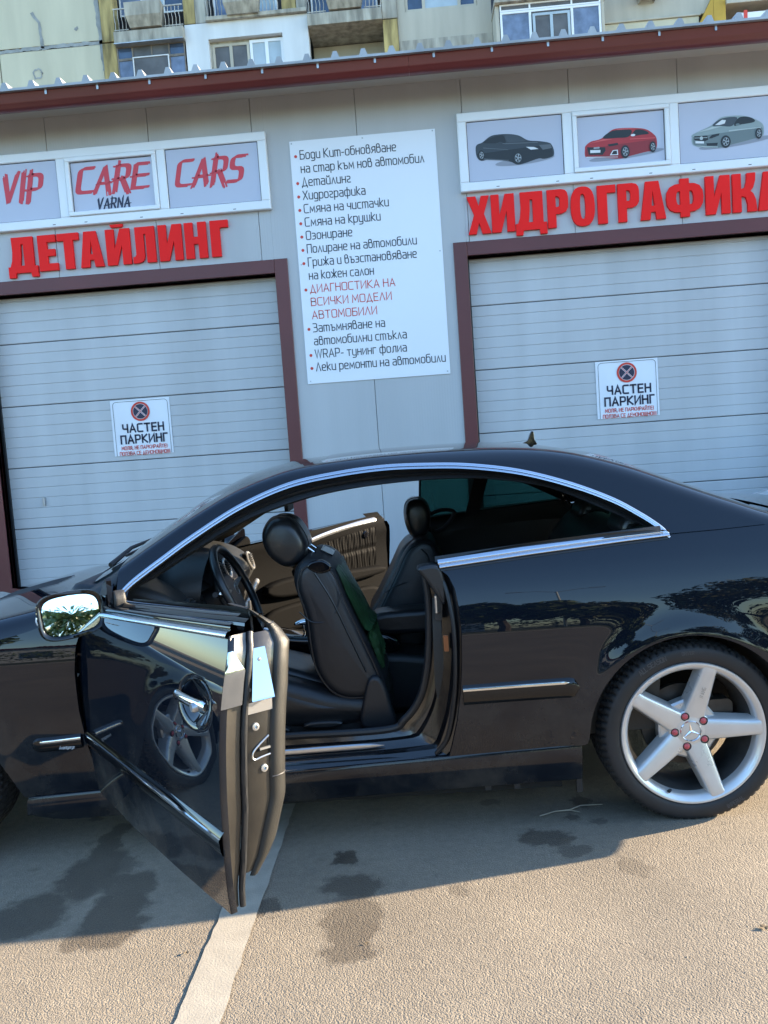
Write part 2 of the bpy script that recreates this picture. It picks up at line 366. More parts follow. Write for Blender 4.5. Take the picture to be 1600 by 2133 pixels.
UC = {
'А': (.8, [('s', [(0, 0), (.4, H), (.8, 0)]), ('s', [(.14, .45), (.66, .45)])]),
'Б': (.7, [('s', [(.62, H), (0, H), (0, 0)]), ('r', [(0, .8), (.7, .8), (.7, 0), (0, 0)])]),
'В': (.72, [('s', [(0, 0), (0, H)]), ('r', [(0, H), (.66, H), (.66, .76), (0, .76)]), ('r', [(0, .76), (.72, .76), (.72, 0), (0, 0)])]),
'Г': (.55, [('s', [(0, 0), (0, H), (.56, H)])]),
'Д': (.84, [('s', [(0, -.24), (0, 0), (.84, 0), (.84, -.24)]), ('s', [(.1, 0), (.42, H), (.74, 0)])]),
'Е': (.62, [('s', [(.62, H), (0, H), (0, 0), (.62, 0)]), ('s', [(0, .74), (.56, .74)])]),
'З': (.66, [('r', [(0, H), (.62, H), (.62, .76), (.16, .76)]), ('r', [(.16, .76), (.66, .76), (.66, 0), (0, 0)])]),
'И': (.74, [('s', [(0, H), (0, 0), (.74, H), (.74, 0)])]),
'Й': (.74, [('s', [(0, H), (0, 0), (.74, H), (.74, 0)]), ('r', [(.2, 1.8), (.2, 1.6), (.54, 1.6), (.54, 1.8)])]),
'К': (.72, [('s', [(0, 0), (0, H)]), ('s', [(.68, H), (.06, .74), (.72, 0)])]),
'Л': (.76, [('s', [(0, 0), (.38, H), (.76, 0)])]),
'5': (.76, [('s', [(0, 0), (.14, .1), (.18, H), (.76, H), (.76, 0)])]),      # square el
'М': (.9, [('s', [(0, 0), (.06, H), (.45, .4), (.84, H), (.9, 0)])]),
'Н': (.72, [('s', [(0, 0), (0, H)]), ('s', [(.72, 0), (.72, H)]), ('s', [(0, .74), (.72, .74)])]),
'О': (.76, [BX(0, .76, 0, H)]),
'П': (.72, [('s', [(0, 0), (0, H), (.72, H), (.72, 0)])]),
'Р': (.68, [('s', [(0, 0), (0, H)]), ('r', [(0, H), (.68, H), (.68, .6), (0, .6)])]),
'С': (.7, [('r', [(.7, H), (0, H), (0, 0), (.7, 0)])]),
'Т': (.74, [('s', [(0, H), (.74, H)]), ('s', [(.37, H), (.37, 0)])]),
'Х': (.74, [('s', [(0, 0), (.74, H)]), ('s', [(0, H), (.74, 0)])]),
'Ч': (.68, [('r', [(0, H), (0, .62), (.68, .62)]), ('s', [(.68, H), (.68, 0)])]),
'Щ': (1.0, [('s', [(0, H), (0, 0), (1.04, 0), (1.04, -.26)]), ('s', [(.47, H), (.47, 0)]), ('s', [(.94, H), (.94, 0)])]),
'Я': (.68, [('s', [(.68, 0), (.68, H)]), ('r', [(.68, H), (0, H), (0, .62), (.68, .62)]), ('s', [(.36, .62), (0, 0)])]),
'W': (1.1, [('s', [(0, H), (.28, 0), (.55, H), (.82, 0), (1.1, H)])]),
'R': (.7, [('s', [(0, 0), (0, H)]), ('r', [(0, H), (.68, H), (.68, .62), (0, .62)]), ('s', [(.36, .62), (.7, 0)])]),
'L': (.58, [('s', [(0, H), (0, 0), (.58, 0)])]), 'S': (.66, [('r', [(.66, H), (0, H), (0, .74), (.66, .74), (.66, 0), (0, 0)])]),
'N': (.74, [('s', [(0, 0), (0, H), (.74, 0), (.74, H)])]), 'D': (.72, [('r', [(0, 0), (.72, 0), (.72, H), (0, H)]), ('s', [(0, 0), (0, H)])]),
'I': (.1, [('s', [(.05, 0), (.05, H)])]), 'V': (.74, [('s', [(0, H), (.37, 0), (.74, H)])]),
'G': (.74, [('r', [(.7, H), (0, H), (0, 0), (.72, 0), (.72, .7), (.4, .7)])]),
'v': (.56, [('s', [(0, 1), (.28, 0), (.56, 1)])]), 'n': (.55, [('s', [(0, 0), (0, 1)]), ('r', [(0, 1), (.55, 1), (.55, 0)])]),
't': (.4, [('s', [(.2, 1.3), (.2, 0), (.4, 0)]), ('s', [(0, 1), (.4, 1)])]), 'r': (.4, [('s', [(0, 0), (0, 1), (.4, 1)])]),
',': (.12, [('s', [(.1, .1), (0, -.25)])]), '!': (.12, [('s', [(.06, H), (.06, .45)]), ('s', [(.06, .18), (.06, 0)])]), '/': (.3, [('s', [(0, 0), (.3, H)])]),
}
for a, b in (('C', 'С'), ('A', 'А'), ('E', 'Е'), ('O', 'О'), ('M', 'М'), ('P', 'Р'), ('d', 'д'), ('a', 'а'), ('g', 'д'), ('e', 'е')):
    UC[a] = UC.get(b) or LC.get(b)
GL = dict(LC); GL.update(UC)
def layout(text, gap=.24):
    x = 0; out = []
    for ch in text:
        if ch == ' ': x += .42; continue
        w, paths = GL[ch]
        for k, p in paths:
            q = [tuple(a) for a in p]
            q = rnd(q) if k == 'r' else (rnd(q, closed=True) if k == 'c' else q)
            out.append([(x+a, b) for a, b in q])
        x += w+gap
    return out, x-gap
def ribbon(P, hw):
    """2-D mitred ribbon: list of quads"""
    P = [np.array(p, float) for p in P]; Q = [P[0]]
    for p in P[1:]:
        if np.hypot(*(p-Q[-1])) > 1e-6: Q.append(p)
    P = Q; n = len(P)
    if n < 2: return [], []
    closed = n > 3 and np.hypot(*(P[0]-P[-1])) < 1e-6
    D = [(P[i+1]-P[i])/np.hypot(*(P[i+1]-P[i])) for i in range(n-1)]
    Lp, Rp = [], []
    for i in range(n):
        d0 = D[i-1] if i > 0 else (D[-1] if closed else D[0]); d1 = D[i] if i < n-1 else (D[0] if closed else D[-1])
        n0, n1 = np.array((-d0[1], d0[0])), np.array((-d1[1], d1[0])); b = n0+n1; L = np.hypot(*b)
        b = b/L if L > 1e-6 else n0; k = hw/max(.42, float(b@n0))
        e = 0
        c = P[i].copy()
        if not closed and i == 0: c = c-d1*hw*.9
        if not closed and i == n-1: c = c+d0*hw*.9
        Lp.append(c+b*k); Rp.append(c-b*k)
    vs = Lp+Rp; fs = [(i, n+i, n+i+1, i+1) for i in range(n-1)]
    return vs, fs
def text_flat(mb, text, x0, z0, xh, y, hw=.07, width=None, gap=.24, m=0, cx=None, slant=0):
    """flat print in the xz plane; xh is the x-height; width squeezes to a measured width"""
    paths, W = layout(text, gap); sx = xh if width is None else width/W
    if cx is not None: x0 = cx-W*sx/2
    for p in paths:
        vs, fs = ribbon([(a*sx/xh, b) for a, b in p], hw)
        if not fs: continue
        mb.add([(x0+(v[0]+slant*v[1])*xh, y, z0+v[1]*xh) for v in vs], fs, m)
def brush_text(mb, text, x0, x1, z0, z1, y, hw=.12, slant=.28, seed=1):
    rg = random.Random(seed); paths, W = layout(text, .40); hs = (z1-z0)/H; sx = (x1-x0)/(W+slant*H)
    for p in paths:
        p = [(a+slant*b, b) for a, b in p]
        for j in range(7):
            o = (j-3)/3*hw; q = [(a+o*.8, b+o*.35) for a, b in p]
            a, b = np.array(q[0]), np.array(q[1]); q[0] = tuple(a+(a-b)/np.hypot(*(a-b))*rg.uniform(-.04, .2))
            a, b = np.array(q[-1]), np.array(q[-2]); q[-1] = tuple(a+(a-b)/np.hypot(*(a-b))*rg.uniform(-.05, .32))
            vs, fs = ribbon(q, hw*rg.uniform(.2, .34))
            mb.add([(x0+v[0]*sx, y-j*1e-4, z0+v[1]*hs) for v in vs], fs)
# heavy block capitals: outer loop then holes, unit height
def oval(cx, cz, a, b, n=28, p=2.6):
    return [(cx+a*abs(math.cos(t))**(2/p)*(1 if math.cos(t) >= 0 else -1), cz+b*abs(math.sin(t))**(2/p)*(1 if math.sin(t) >= 0 else -1)) for t in [2*math.pi*k/n for k in range(n)]]
BLK = {
'Е': (.52, [[[(0,0),(.52,0),(.52,.2),(.25,.2),(.25,.41),(.46,.41),(.46,.6),(.25,.6),(.25,.8),(.5,.8),(.5,1),(0,1)]]]),
'Т': (.6, [[[(.18,0),(.43,0),(.43,.8),(.6,.8),(.6,1),(0,1),(0,.8),(.18,.8)]]]),
'А': (.66, [[[(0,0),(.25,0),(.27,.2),(.39,.2),(.41,0),(.66,0),(.49,1),(.15,1)], [(.29,.36),(.37,.36),(.33,.76)]]]),
'И': (.66, [[[(0,0),(.26,0),(.43,.55),(.43,0),(.66,0),(.66,1),(.4,1),(.23,.45),(.23,1),(0,1)]]]),
'Й': (.66, [[[(0,0),(.26,0),(.43,.55),(.43,0),(.66,0),(.66,1),(.4,1),(.23,.45),(.23,1),(0,1)]], [[(.17,1.05),(.47,1.05),(.5,1.13),(.14,1.13)]]]),
'Л': (.66, [[[(0,0),(.14,0),(.26,.03),(.32,.1),(.34,.2),(.34,.8),(.4,.8),(.4,0),(.66,0),(.66,1),(.1,1),(.1,.24),(.06,.18),(0,.18)]]]),
'Н': (.64, [[[(0,0),(.25,0),(.25,.4),(.39,.4),(.39,0),(.64,0),(.64,1),(.39,1),(.39,.6),(.25,.6),(.25,1),(0,1)]]]),
'Г': (.5, [[[(0,0),(.26,0),(.26,.8),(.5,.8),(.5,1),(0,1)]]]),
'Д': (.82, [[[(0,-.13),(.18,-.13),(.2,0),(.62,0),(.64,-.13),(.82,-.13),(.82,.18),(.73,.18),(.73,1),(.14,1),(.15,.6),(.12,.35),(.06,.18),(0,.18)], [(.34,.2),(.46,.2),(.46,.8),(.39,.8),(.38,.5)]]]),
'Х': (.7, [[[(0,0),(.25,0),(.34,.3),(.43,0),(.7,0),(.5,.52),(.68,1),(.43,1),(.35,.74),(.27,1),(0,1),(.2,.52)]]]),
'Р': (.62, [[[(0,0),(.25,0),(.25,.36),(.42,.36),(.55,.41),(.61,.5),(.62,.6),(.62,.8),(.6,.9),(.54,.97),(.42,1),(0,1)], [(.25,.54),(.32,.54),(.36,.58),(.37,.66),(.37,.74),(.35,.8),(.31,.82),(.25,.82)]]]),
'О': (.66, [[oval(.33,.5,.33,.52), oval(.33,.5,.075,.33)[::-1]]]),
'Ф': (.98, [[[(.37,0),(.61,0),(.61,.13),(.75,.14),(.88,.2),(.96,.33),(.98,.5),(.96,.67),(.88,.8),(.75,.86),(.61,.87),(.61,1),(.37,1),(.37,.87),(.23,.86),(.1,.8),(.02,.67),(0,.5),(.02,.33),(.1,.2),(.23,.14),(.37,.13)],
    [(.61,.32),(.68,.33),(.71,.4),(.72,.5),(.71,.6),(.68,.67),(.61,.68)], [(.37,.32),(.3,.33),(.27,.4),(.26,.5),(.27,.6),(.3,.67),(.37,.68)]]]),
'К': (.7, [[[(0,0),(.25,0),(.25,.42),(.38,.38),(.43,.2),(.43,0),(.7,0),(.67,.3),(.6,.46),(.52,.53),(.6,.62),(.66,.8),(.67,1),(.42,1),(.41,.8),(.36,.64),(.25,.6),(.25,1),(0,1)]]]),
}
# ------------------------------------------------------------------ ground
def groundmat():
    m = bpy.data.materials.new('worn_asphalt'); m.use_nodes = True; nt = m.node_tree; b = nt.nodes['Principled BSDF']; L = nt.links.new
    geo = nd(nt, 'ShaderNodeNewGeometry'); P = geo.outputs['Position']
    def noise(s, d=4, r=.55, off=None):
        n = nd(nt, 'ShaderNodeTexNoise'); n.inputs['Scale'].default_value = s; n.inputs['Detail'].default_value = d; n.inputs['Roughness'].default_value = r
        if off:
            a = nd(nt, 'ShaderNodeVectorMath', operation='ADD'); L(P, a.inputs[0]); a.inputs[1].default_value = off; L(a.outputs[0], n.inputs[0])
        else: L(P, n.inputs[0])
        return n
    def rng(s, a, c, d=0., e=1.):
        r = nd(nt, 'ShaderNodeMapRange'); L(s, r.inputs[0])
        for i, q in enumerate((a, c, d, e)): r.inputs[i+1].default_value = q
        return r.outputs[0]
    def math_(op, a, c):
        n = nd(nt, 'ShaderNodeMath', operation=op)
        for i, q in enumerate((a, c)):
            if isinstance(q, (int, float)): n.inputs[i].default_value = q
            else: L(q, n.inputs[i])
        return n.outputs[0]
    base = noise(1.3, 8, .6); fine = noise(260, 3, .7); mid = noise(38, 4, .6)
    mix = nd(nt, 'ShaderNodeMix', data_type='RGBA'); L(rng(base.outputs[0], .35, .68), mix.inputs[0])
    mix.inputs[6].default_value = (.170, .146, .115, 1); mix.inputs[7].default_value = (.240, .205, .158, 1)
    g = math_('MULTIPLY', rng(fine.outputs[0], .3, .7, .62, 1.3), rng(mid.outputs[0], .3, .7, .88, 1.1))
    sc_ = nd(nt, 'ShaderNodeVectorMath', operation='SCALE'); L(mix.outputs[2], sc_.inputs[0]); L(g, sc_.inputs['Scale'])
    # stone chips showing through
    vor = nd(nt, 'ShaderNodeTexVoronoi'); vor.inputs['Scale'].default_value = 190; L(P, vor.inputs['Vector'])
    sep = nd(nt, 'ShaderNodeSeparateColor'); L(vor.outputs['Color'], sep.inputs[0])
    chip = math_('MULTIPLY', rng(sep.outputs[0], .90, .93), rng(vor.outputs['Distance'], .32, .2))
    m2 = nd(nt, 'ShaderNodeMix', data_type='RGBA'); L(math_('MULTIPLY', chip, .55), m2.inputs[0]); L(sc_.outputs[0], m2.inputs[6]); m2.inputs[7].default_value = (.08, .075, .07, 1)
    # damp and oily stains with their own shapes
    wob = noise(8, 9, .68); wv = nd(nt, 'ShaderNodeVectorMath', operation='SCALE'); L(wob.outputs[1], wv.inputs[0]); wv.inputs['Scale'].default_value = .22
    wp = nd(nt, 'ShaderNodeVectorMath', operation='ADD'); L(P, wp.inputs[0]); L(wv.outputs[0], wp.inputs[1])
    stain = None
    # (x, y, radius x, radius y, strength)
    for (x, y, a, c, k) in STAINS:
        s1 = nd(nt, 'ShaderNodeVectorMath', operation='SUBTRACT'); L(wp.outputs[0], s1.inputs[0]); s1.inputs[1].default_value = (x+.11, y+.11, .11)
        s2 = nd(nt, 'ShaderNodeVectorMath', operation='MULTIPLY'); L(s1.outputs[0], s2.inputs[0]); s2.inputs[1].default_value = (1/a, 1/c, 0)
        ln = nd(nt, 'ShaderNodeVectorMath', operation='LENGTH'); L(s2.outputs[0], ln.inputs[0])
        v = rng(ln.outputs['Value'], 1.12, .84, 0, k)
        stain = v if stain is None else math_('MAXIMUM', stain, v)
    speck = noise(9, 5, .6, (7, 3, 0)); patch_ = rng(speck.outputs[0], .63, .72, 0, .35)
    stain = math_('MAXIMUM', stain, patch_)
    edge = rng(mid.outputs[0], .3, .6, .75, 1.0); stain = math_('MULTIPLY', stain, edge)
    dk = nd(nt, 'ShaderNodeMix', data_type='RGBA'); L(stain, dk.inputs[0]); L(m2.outputs[2], dk.inputs[6])
    dm = nd(nt, 'ShaderNodeVectorMath', operation='MULTIPLY'); L(m2.outputs[2], dm.inputs[0]); dm.inputs[1].default_value = (.30, .28, .27); L(dm.outputs[0], dk.inputs[7])
    L(dk.outputs[2], b.inputs['Base Color']); b.inputs['Specular IOR Level'].default_value = .25
    L(rng(stain, 0, 1, .88, .6), b.inputs['Roughness'])
    bf = nd(nt, 'ShaderNodeTexNoise'); bf.inputs['Scale'].default_value = 330; bf.inputs['Detail'].default_value = 3; bf.inputs['Roughness'].default_value = .6; L(P, bf.inputs[0])
    pit = nd(nt, 'ShaderNodeTexVoronoi'); pit.inputs['Scale'].default_value = 210; L(P, pit.inputs['Vector'])
    pit2 = nd(nt, 'ShaderNodeTexVoronoi'); pit2.inputs['Scale'].default_value = 95; L(P, pit2.inputs['Vector'])
    hole = math_('MULTIPLY', rng(pit2.outputs['Distance'], .0, .38, -1.0, 0), rng(mid.outputs[0], .42, .58, 0, 1))
    hh = math_('ADD', math_('MULTIPLY', bf.outputs[0], .5), math_('MULTIPLY', pit.outputs['Distance'], -1.3))
    hh = math_('ADD', hh, math_('MULTIPLY', hole, 1.2))
    hh = math_('ADD', hh, math_('MULTIPLY', mid.outputs[0], .25))
    bp = nd(nt, 'ShaderNodeBump'); bp.inputs['Strength'].default_value = .55; bp.inputs['Distance'].default_value = .0024
    L(hh, bp.inputs['Height']); L(bp.outputs[0], b.inputs['Normal'])
    return m
STAINS = [(-1.22, 2.80, .05, .14, .75), (-1.19, 2.58, .09, .18, .75), (-1.30, 2.34, .11, .14, .8), (-1.04, 2.50, .10, .09, .7), (-1.02, 2.32, .10, .16, .75), (-1.13, 2.63, .09, .06, .6),
          (-1.06, 2.22, .07, .06, .6), (-.345, 2.61, .045, .045, 1.0), (-.30, 2.43, .10, .08, .75), (-.28, 2.17, .075, .12, .65), (-.30, 2.28, .09, .09, .55), (.33, 2.68, .10, .06, .8), (.42, 2.60, .06, .04, .6),
          (.50, 2.95, .04, .05, .8), (.45, 2.82, .035, .03, .7), (.56, 2.80, .03, .025, .6), (-.56, 2.33, .035, .05, .7), (.57, 2.47, .05, .06, .35), (.02, 2.40, .03, .03, .4), (-1.35, 3.0, .03, .03, .6),
          (-.72, 3.2, .3, .16, .45), (.0, 3.3, .9, .25, .5), (.18, 2.98, .04, .03, .5), (-1.0, 3.05, .03, .02, .6)]
M['asphalt'] = groundmat()
mb = MB()
xs = [-120, -30, -8, -3, 3, 8, 30, 120]
mb.grid([[(x, y, 0) for y in (-120, -30, -9.0, -3, 1, 5, 12, 30, 90)] for x in xs], 0)
mb.build('ground', 'asphalt', smooth=False, kind='structure', label='worn grey asphalt yard')
# parking line with chipped edges
M['line'] = mat('worn_road_paint', (.29, .265, .22), .8, bump=(190, .4, .003), var=(18, .10))
rg = random.Random(4); mb = MB(); n = 90
pts = []
for i in range(n):
    y = .2+3.6*i/(n-1); cx = -.632-.012*(y-2)**2*.2
    pts.append((cx-.058+rg.uniform(-.003, .003)+(.006 if 1.6 < y < 1.72 else 0), cx+.056+rg.uniform(-.003, .003), y))
mb.grid([[(a, y, .004), (b, y, .004)] for a, b, y in pts], 0, True)
mb.build('parking_line', 'line', smooth=False, kind='structure', label='worn white parking bay line')
# far side of the road behind the camera: kerb and verge
M['concrete'] = mat('concrete', (.30, .29, .27), .85, bump=(30, .3, .01), var=(3, .2))
M['verge'] = mat('dry_grass', (.075, .085, .035), .95, bump=(8, 1, .2), var=(2, .35))
mb = MB(); mb.box(-70, 70, -13.2, -13.0, -.05, .13); mb.build('kerb', 'concrete', kind='structure', smooth=False)
mb = MB(); mb.grid([[(x, -13.2-d, .12+.25*math.sin(x*.3+d)*(d > 0)*.5) for d in (0, 3, 8, 16, 40, 100)] for x in range(-100, 101, 10)], 0)
mb.build('grass_verge', 'verge', kind='structure')

# ------------------------------------------------------------------ garage building
YW = 6.877
def wallmat(name, col, ribscale, rough=.5, var=.06, strength=.25):
    m = mat(name, col, rough, var=(1.1, var)); nt = m.node_tree; b = nt.nodes['Principled BSDF']; tc = nt.nodes['Texture Coordinate']
    w = nd(nt, 'ShaderNodeTexWave'); w.bands_direction = 'X'; w.inputs['Scale'].default_value = ribscale; w.inputs['Distortion'].default_value = 0
    nt.links.new(tc.outputs['Object'], w.inputs['Vector'])
    n = nd(nt, 'ShaderNodeTexNoise'); n.inputs['Scale'].default_value = 260; nt.links.new(tc.outputs['Object'], n.inputs['Vector'])
    ad = nd(nt, 'ShaderNodeMath', operation='MULTIPLY_ADD'); nt.links.new(n.outputs[0], ad.inputs[0]); ad.inputs[1].default_value = .4; nt.links.new(w.outputs[0], ad.inputs[2])
    bp = nd(nt, 'ShaderNodeBump'); bp.inputs['Strength'].default_value = strength; bp.inputs['Distance'].default_value = .0012
    nt.links.new(ad.outputs[0], bp.inputs['Height']); nt.links.new(bp.outputs[0], b.inputs['Normal']); return m
M['panel'] = wallmat('grey_sandwich_panel', (.43, .435, .44), 14)
M['doorpanel'] = wallmat('garage_door_panel', (.455, .46, .465), .2, .45, .10, .3)
M['maroon'] = mat('maroon_flashing', (.105, .022, .022), .42, var=(1.5, .12))
M['gutter'] = mat('maroon_gutter', (.125, .022, .020), .33, coat=.3, coatr=.2, var=(1.2, .15))
M['joint'] = mat('joint_black', (.012, .012, .013), .8)
M['dim0'] = mat('seam_grey', (.09, .09, .10), .8)
M['upvc'] = mat('white_upvc', (.74, .76, .78), .32, var=(2, .03))
M['film'] = mat('lilac_grey_window_film', (.44, .45, .53), .25, coat=.4, coatr=.05, var=(1.3, .03))
M['red'] = mat('red_letter', (.85, .012, .010), .55, var=(3, .05), spec=.2)
M['redprint'] = mat('red_print', (.58, .03, .045), .4); M['redprint2'] = mat('orange_red_print', (.60, .05, .03), .5)
M['navy'] = mat('navy_print', (.012, .016, .045), .5); M['grprint'] = mat('dark_grey_print', (.022, .024, .032), .5)
M['white'] = mat('white_board', (.74, .76, .80), .38, coat=.2, coatr=.15, var=(.9, .02))
M['zinc'] = mat('galvanised', (.42, .43, .44), .38, metal=.7, var=(4, .2))
M['sheet'] = mat('roof_sheet_metal', (.33, .34, .35), .45, metal=.2, var=(2.5, .28), bump=(9, .2, .01))
M['soffit'] = mat('soffit_panel', (.52, .50, .46), .6, var=(1, .06))
streak('panel', 3, .25); streak('doorpanel', 3, .3)
gar = empty('garage_building', (0, YW, 0), 0, 'low grey panel garage with two maroon framed roller doors', 'building')
def gb(mbx, name, mats, **k):
    mbx.xf(lambda p: (p[0], p[1]-YW, p[2])); return mbx.build(name, mats, gar, **k)
DOORS = [(-3.63, -1.112, 2.85), (.482, 3.06, 2.862)]
holes = [(a, b, -1, c) for a, b, c in DOORS]
seam = [.509+.861*k for k in range(-9, 8)]
for a, b in zip(seam[:-1], seam[1:]):
    mb = MB()
    for r0, r1, z0, z1 in rects_minus(a+.002, b-.002, .08, 4.335, holes):
        mb.bbox(r0, r1, YW, YW+.05, z0, z1, .002)
    gb(mb, 'wall_panel', 'panel', smooth=False)
mb = MB()
for r in rects_minus(-8, 7.5, 0, 4.4, holes): mb.box(r[0], r[1], YW+.052, YW+.12, r[2], r[3])
gb(mb, 'wall_core', 'joint', smooth=False)
mb = MB(); mb.box(-8, -7.9, YW+.12, 15, 0, 4.3); mb.box(7.4, 7.5, YW+.12, 15, 0, 4.3); mb.box(-8, 7.5, 15, 15.1, 0, 4.3); gb(mb, 'side_wall', 'panel', smooth=False)
mb = MB()
for r in rects_minus(-8, 7.5, .0, .08, holes): mb.box(r[0], r[1], YW-.02, YW+.05, r[2], r[3])
gb(mb, 'plinth', 'concrete', smooth=False)
# door frames (flashing wraps the opening), doors of ribbed sections
for di, (x0, x1, zt) in enumerate(DOORS):
    fwid = .11; zo = zt+.112
    for a, b, c, d, nm in ((x0-fwid, x0, 0, zo, 'door_jamb_flashing'), (x1, x1+fwid, 0, zo, 'door_jamb_flashing')):
        mb = MB(); mb.bbox(a, b, YW-.014, YW+.20, c, d, .003); gb(mb, nm, 'maroon', smooth=False)
    mb = MB(); mb.bbox(x0+.0005, x1-.0005, YW-.012, YW+.20, zt, zo-.0005, .003); gb(mb, 'door_lintel_flashing', 'maroon', smooth=False)
    for q0, q1 in ((x0, x0+.018), (x1-.010, x1)): mb = MB(); mb.box(q0, q1, YW+.095, YW+.2, 0, zt); gb(mb, 'door_seal', 'rubber', smooth=False)
    gd_z = [2.457, 1.922, 1.388, .853, .32] if di == 0 else [2.470, 1.937, 1.404, .872, .34]
    tops = [gd_z[0]+.535]+gd_z; bots = gd_z+[0.01]
    dr = MB(); dr.box(x0, x1, YW+.135, YW+.15, zt-.055, zt-.004); gb(dr, 'door_top_seal', M['soffit'], smooth=False)
    for zt_, zb in zip(tops, bots):
        top = min(zt_, zt-.003); P = []; nrib = 6; step = .535/nrib
        y0 = YW+.118
        prof = [(y0+.022, top-.0016), (y0+.002, top-.004), (y0, top-.009)]
        k = 1
        z = zt_-step
        while z > zb+.03:
            if z < top-.02: prof += [(y0, z+.0052), (y0+.0042, z+.0016), (y0+.0042, z-.0014), (y0+.0008, z-.005)]
            z -= step
        prof += [(y0, zb+.008), (y0+.003, zb+.004), (y0+.022, zb+.0016)]
        mb = MB(); nx = 14
        mb.grid([[(x0+.018+(x1-.01-x0-.018)*i/nx, y, zz) for y, zz in prof] for i in range(nx+1)], 0, False)
        gb(mb, 'door_section', 'doorpanel', smooth=False)
    mb = MB(); mb.box(x0, x1, YW+.142, YW+.16, 0, zt); gb(mb, 'door_backing', 'dim0', smooth=False)
    mb = MB(); mb.box(x0+.3, x0+.32, YW+.1, YW+.121, 1.05, 1.12); gb(mb, 'door_lock', 'zinc', smooth=False)
# soffit panels, gutter, brackets, roof sheets
for a, b in zip(seam[:-1], seam[1:]):
    mb = MB(); mb.add([(a+.002, YW+.03, 4.335), (b-.002, YW+.03, 4.335), (b-.002, 6.50, 4.245), (a+.002, 6.50, 4.245),
                       (a+.002, YW+.03, 4.355), (b-.002, YW+.03, 4.355), (b-.002, 6.50, 4.262), (a+.002, 6.50, 4.262)],
                      [(0, 1, 2, 3), (7, 6, 5, 4), (3, 2, 6, 7), (0, 3, 7, 4), (1, 5, 6, 2)])
    gb(mb, 'soffit_panel', 'soffit', smooth=False)
prof = [(6.535, 4.262), (6.535, 4.19), (6.52, 4.165), (6.49, 4.153), (6.455, 4.156), (6.435, 4.170), (6.428, 4.188), (6.422, 4.192), (6.414, 4.205), (6.412, 4.255), (6.405, 4.264), (6.408, 4.274), (6.418, 4.272), (6.422, 4.262),
        (6.424, 4.205), (6.44, 4.176), (6.49, 4.166), (6.52, 4.176), (6.527, 4.262)]
for xa, xb in ((-8, -3.9), (-3.9, .1), (.1, 4.1), (4.1, 7.5)):
    mb = MB(); mb.grid([[(x, y, z) for y, z in prof] for x in (xa+.001, xb-.001)], 0, True); gb(mb, 'gutter', 'gutter', angle=50)
for x in [-2.696, -2.29, -1.883, -1.448, -1.012, -.587, -.153, .291, .726, 1.143, 1.547, 1.962, 2.374, 2.80, -3.12, -3.55]:
    mb = MB(); mb.box(x-.008, x+.008, 6.401, 6.405, 4.236, 4.282); mb.box(x-.008, x+.008, 6.405, 6.55, 4.279, 4.282); mb.box(x-.003, x+.003, 6.3995, 6.401, 4.246, 4.252)
    gb(mb, 'gutter_bracket', 'zinc', smooth=False)
rp = .213
def roofprof(x):   # trapezoid ribs
    t = ((x+3.005)/rp+.5) % 1-.5; a = abs(t)*rp
    return .045 if a < .014 else (.045*(1-(a-.014)/.018) if a < .032 else 0)
for k in range(-6, 8):
    xa, xb = -3.005+rp*5*(k)-.1065-.0, -3.005+rp*5*(k+1)-.1065
    cut = sorted({xa, xb, *[c+o for c in [-3.005+rp*j for j in range(-40, 60)] for o in (-.032, -.014, .014, .032) if xa < c+o < xb]})
    mb = MB(); Z = lambda x, y: 4.292+.06*(y-6.40)+roofprof(x)
    mb.grid([[(x, y, Z(x, y)) for y in (6.375, 9, 15)] for x in cut], 0)
    mb.grid([[(x, 6.374, 4.272), (x, 6.374, Z(x, 6.375)-.0005)] for x in cut], 0); mb.grid([[(x, 6.376, 4.272), (x, 6.47, 4.272)] for x in cut], 0)
    gb(mb, 'roof_sheet', 'sheet', smooth=False)
# roof core under the sheets (foam sandwich edge)
mb = MB(); mb.box(-8, 7.5, 6.47, 15, 4.264, 4.288); gb(mb, 'roof_core', 'soffit', smooth=False)

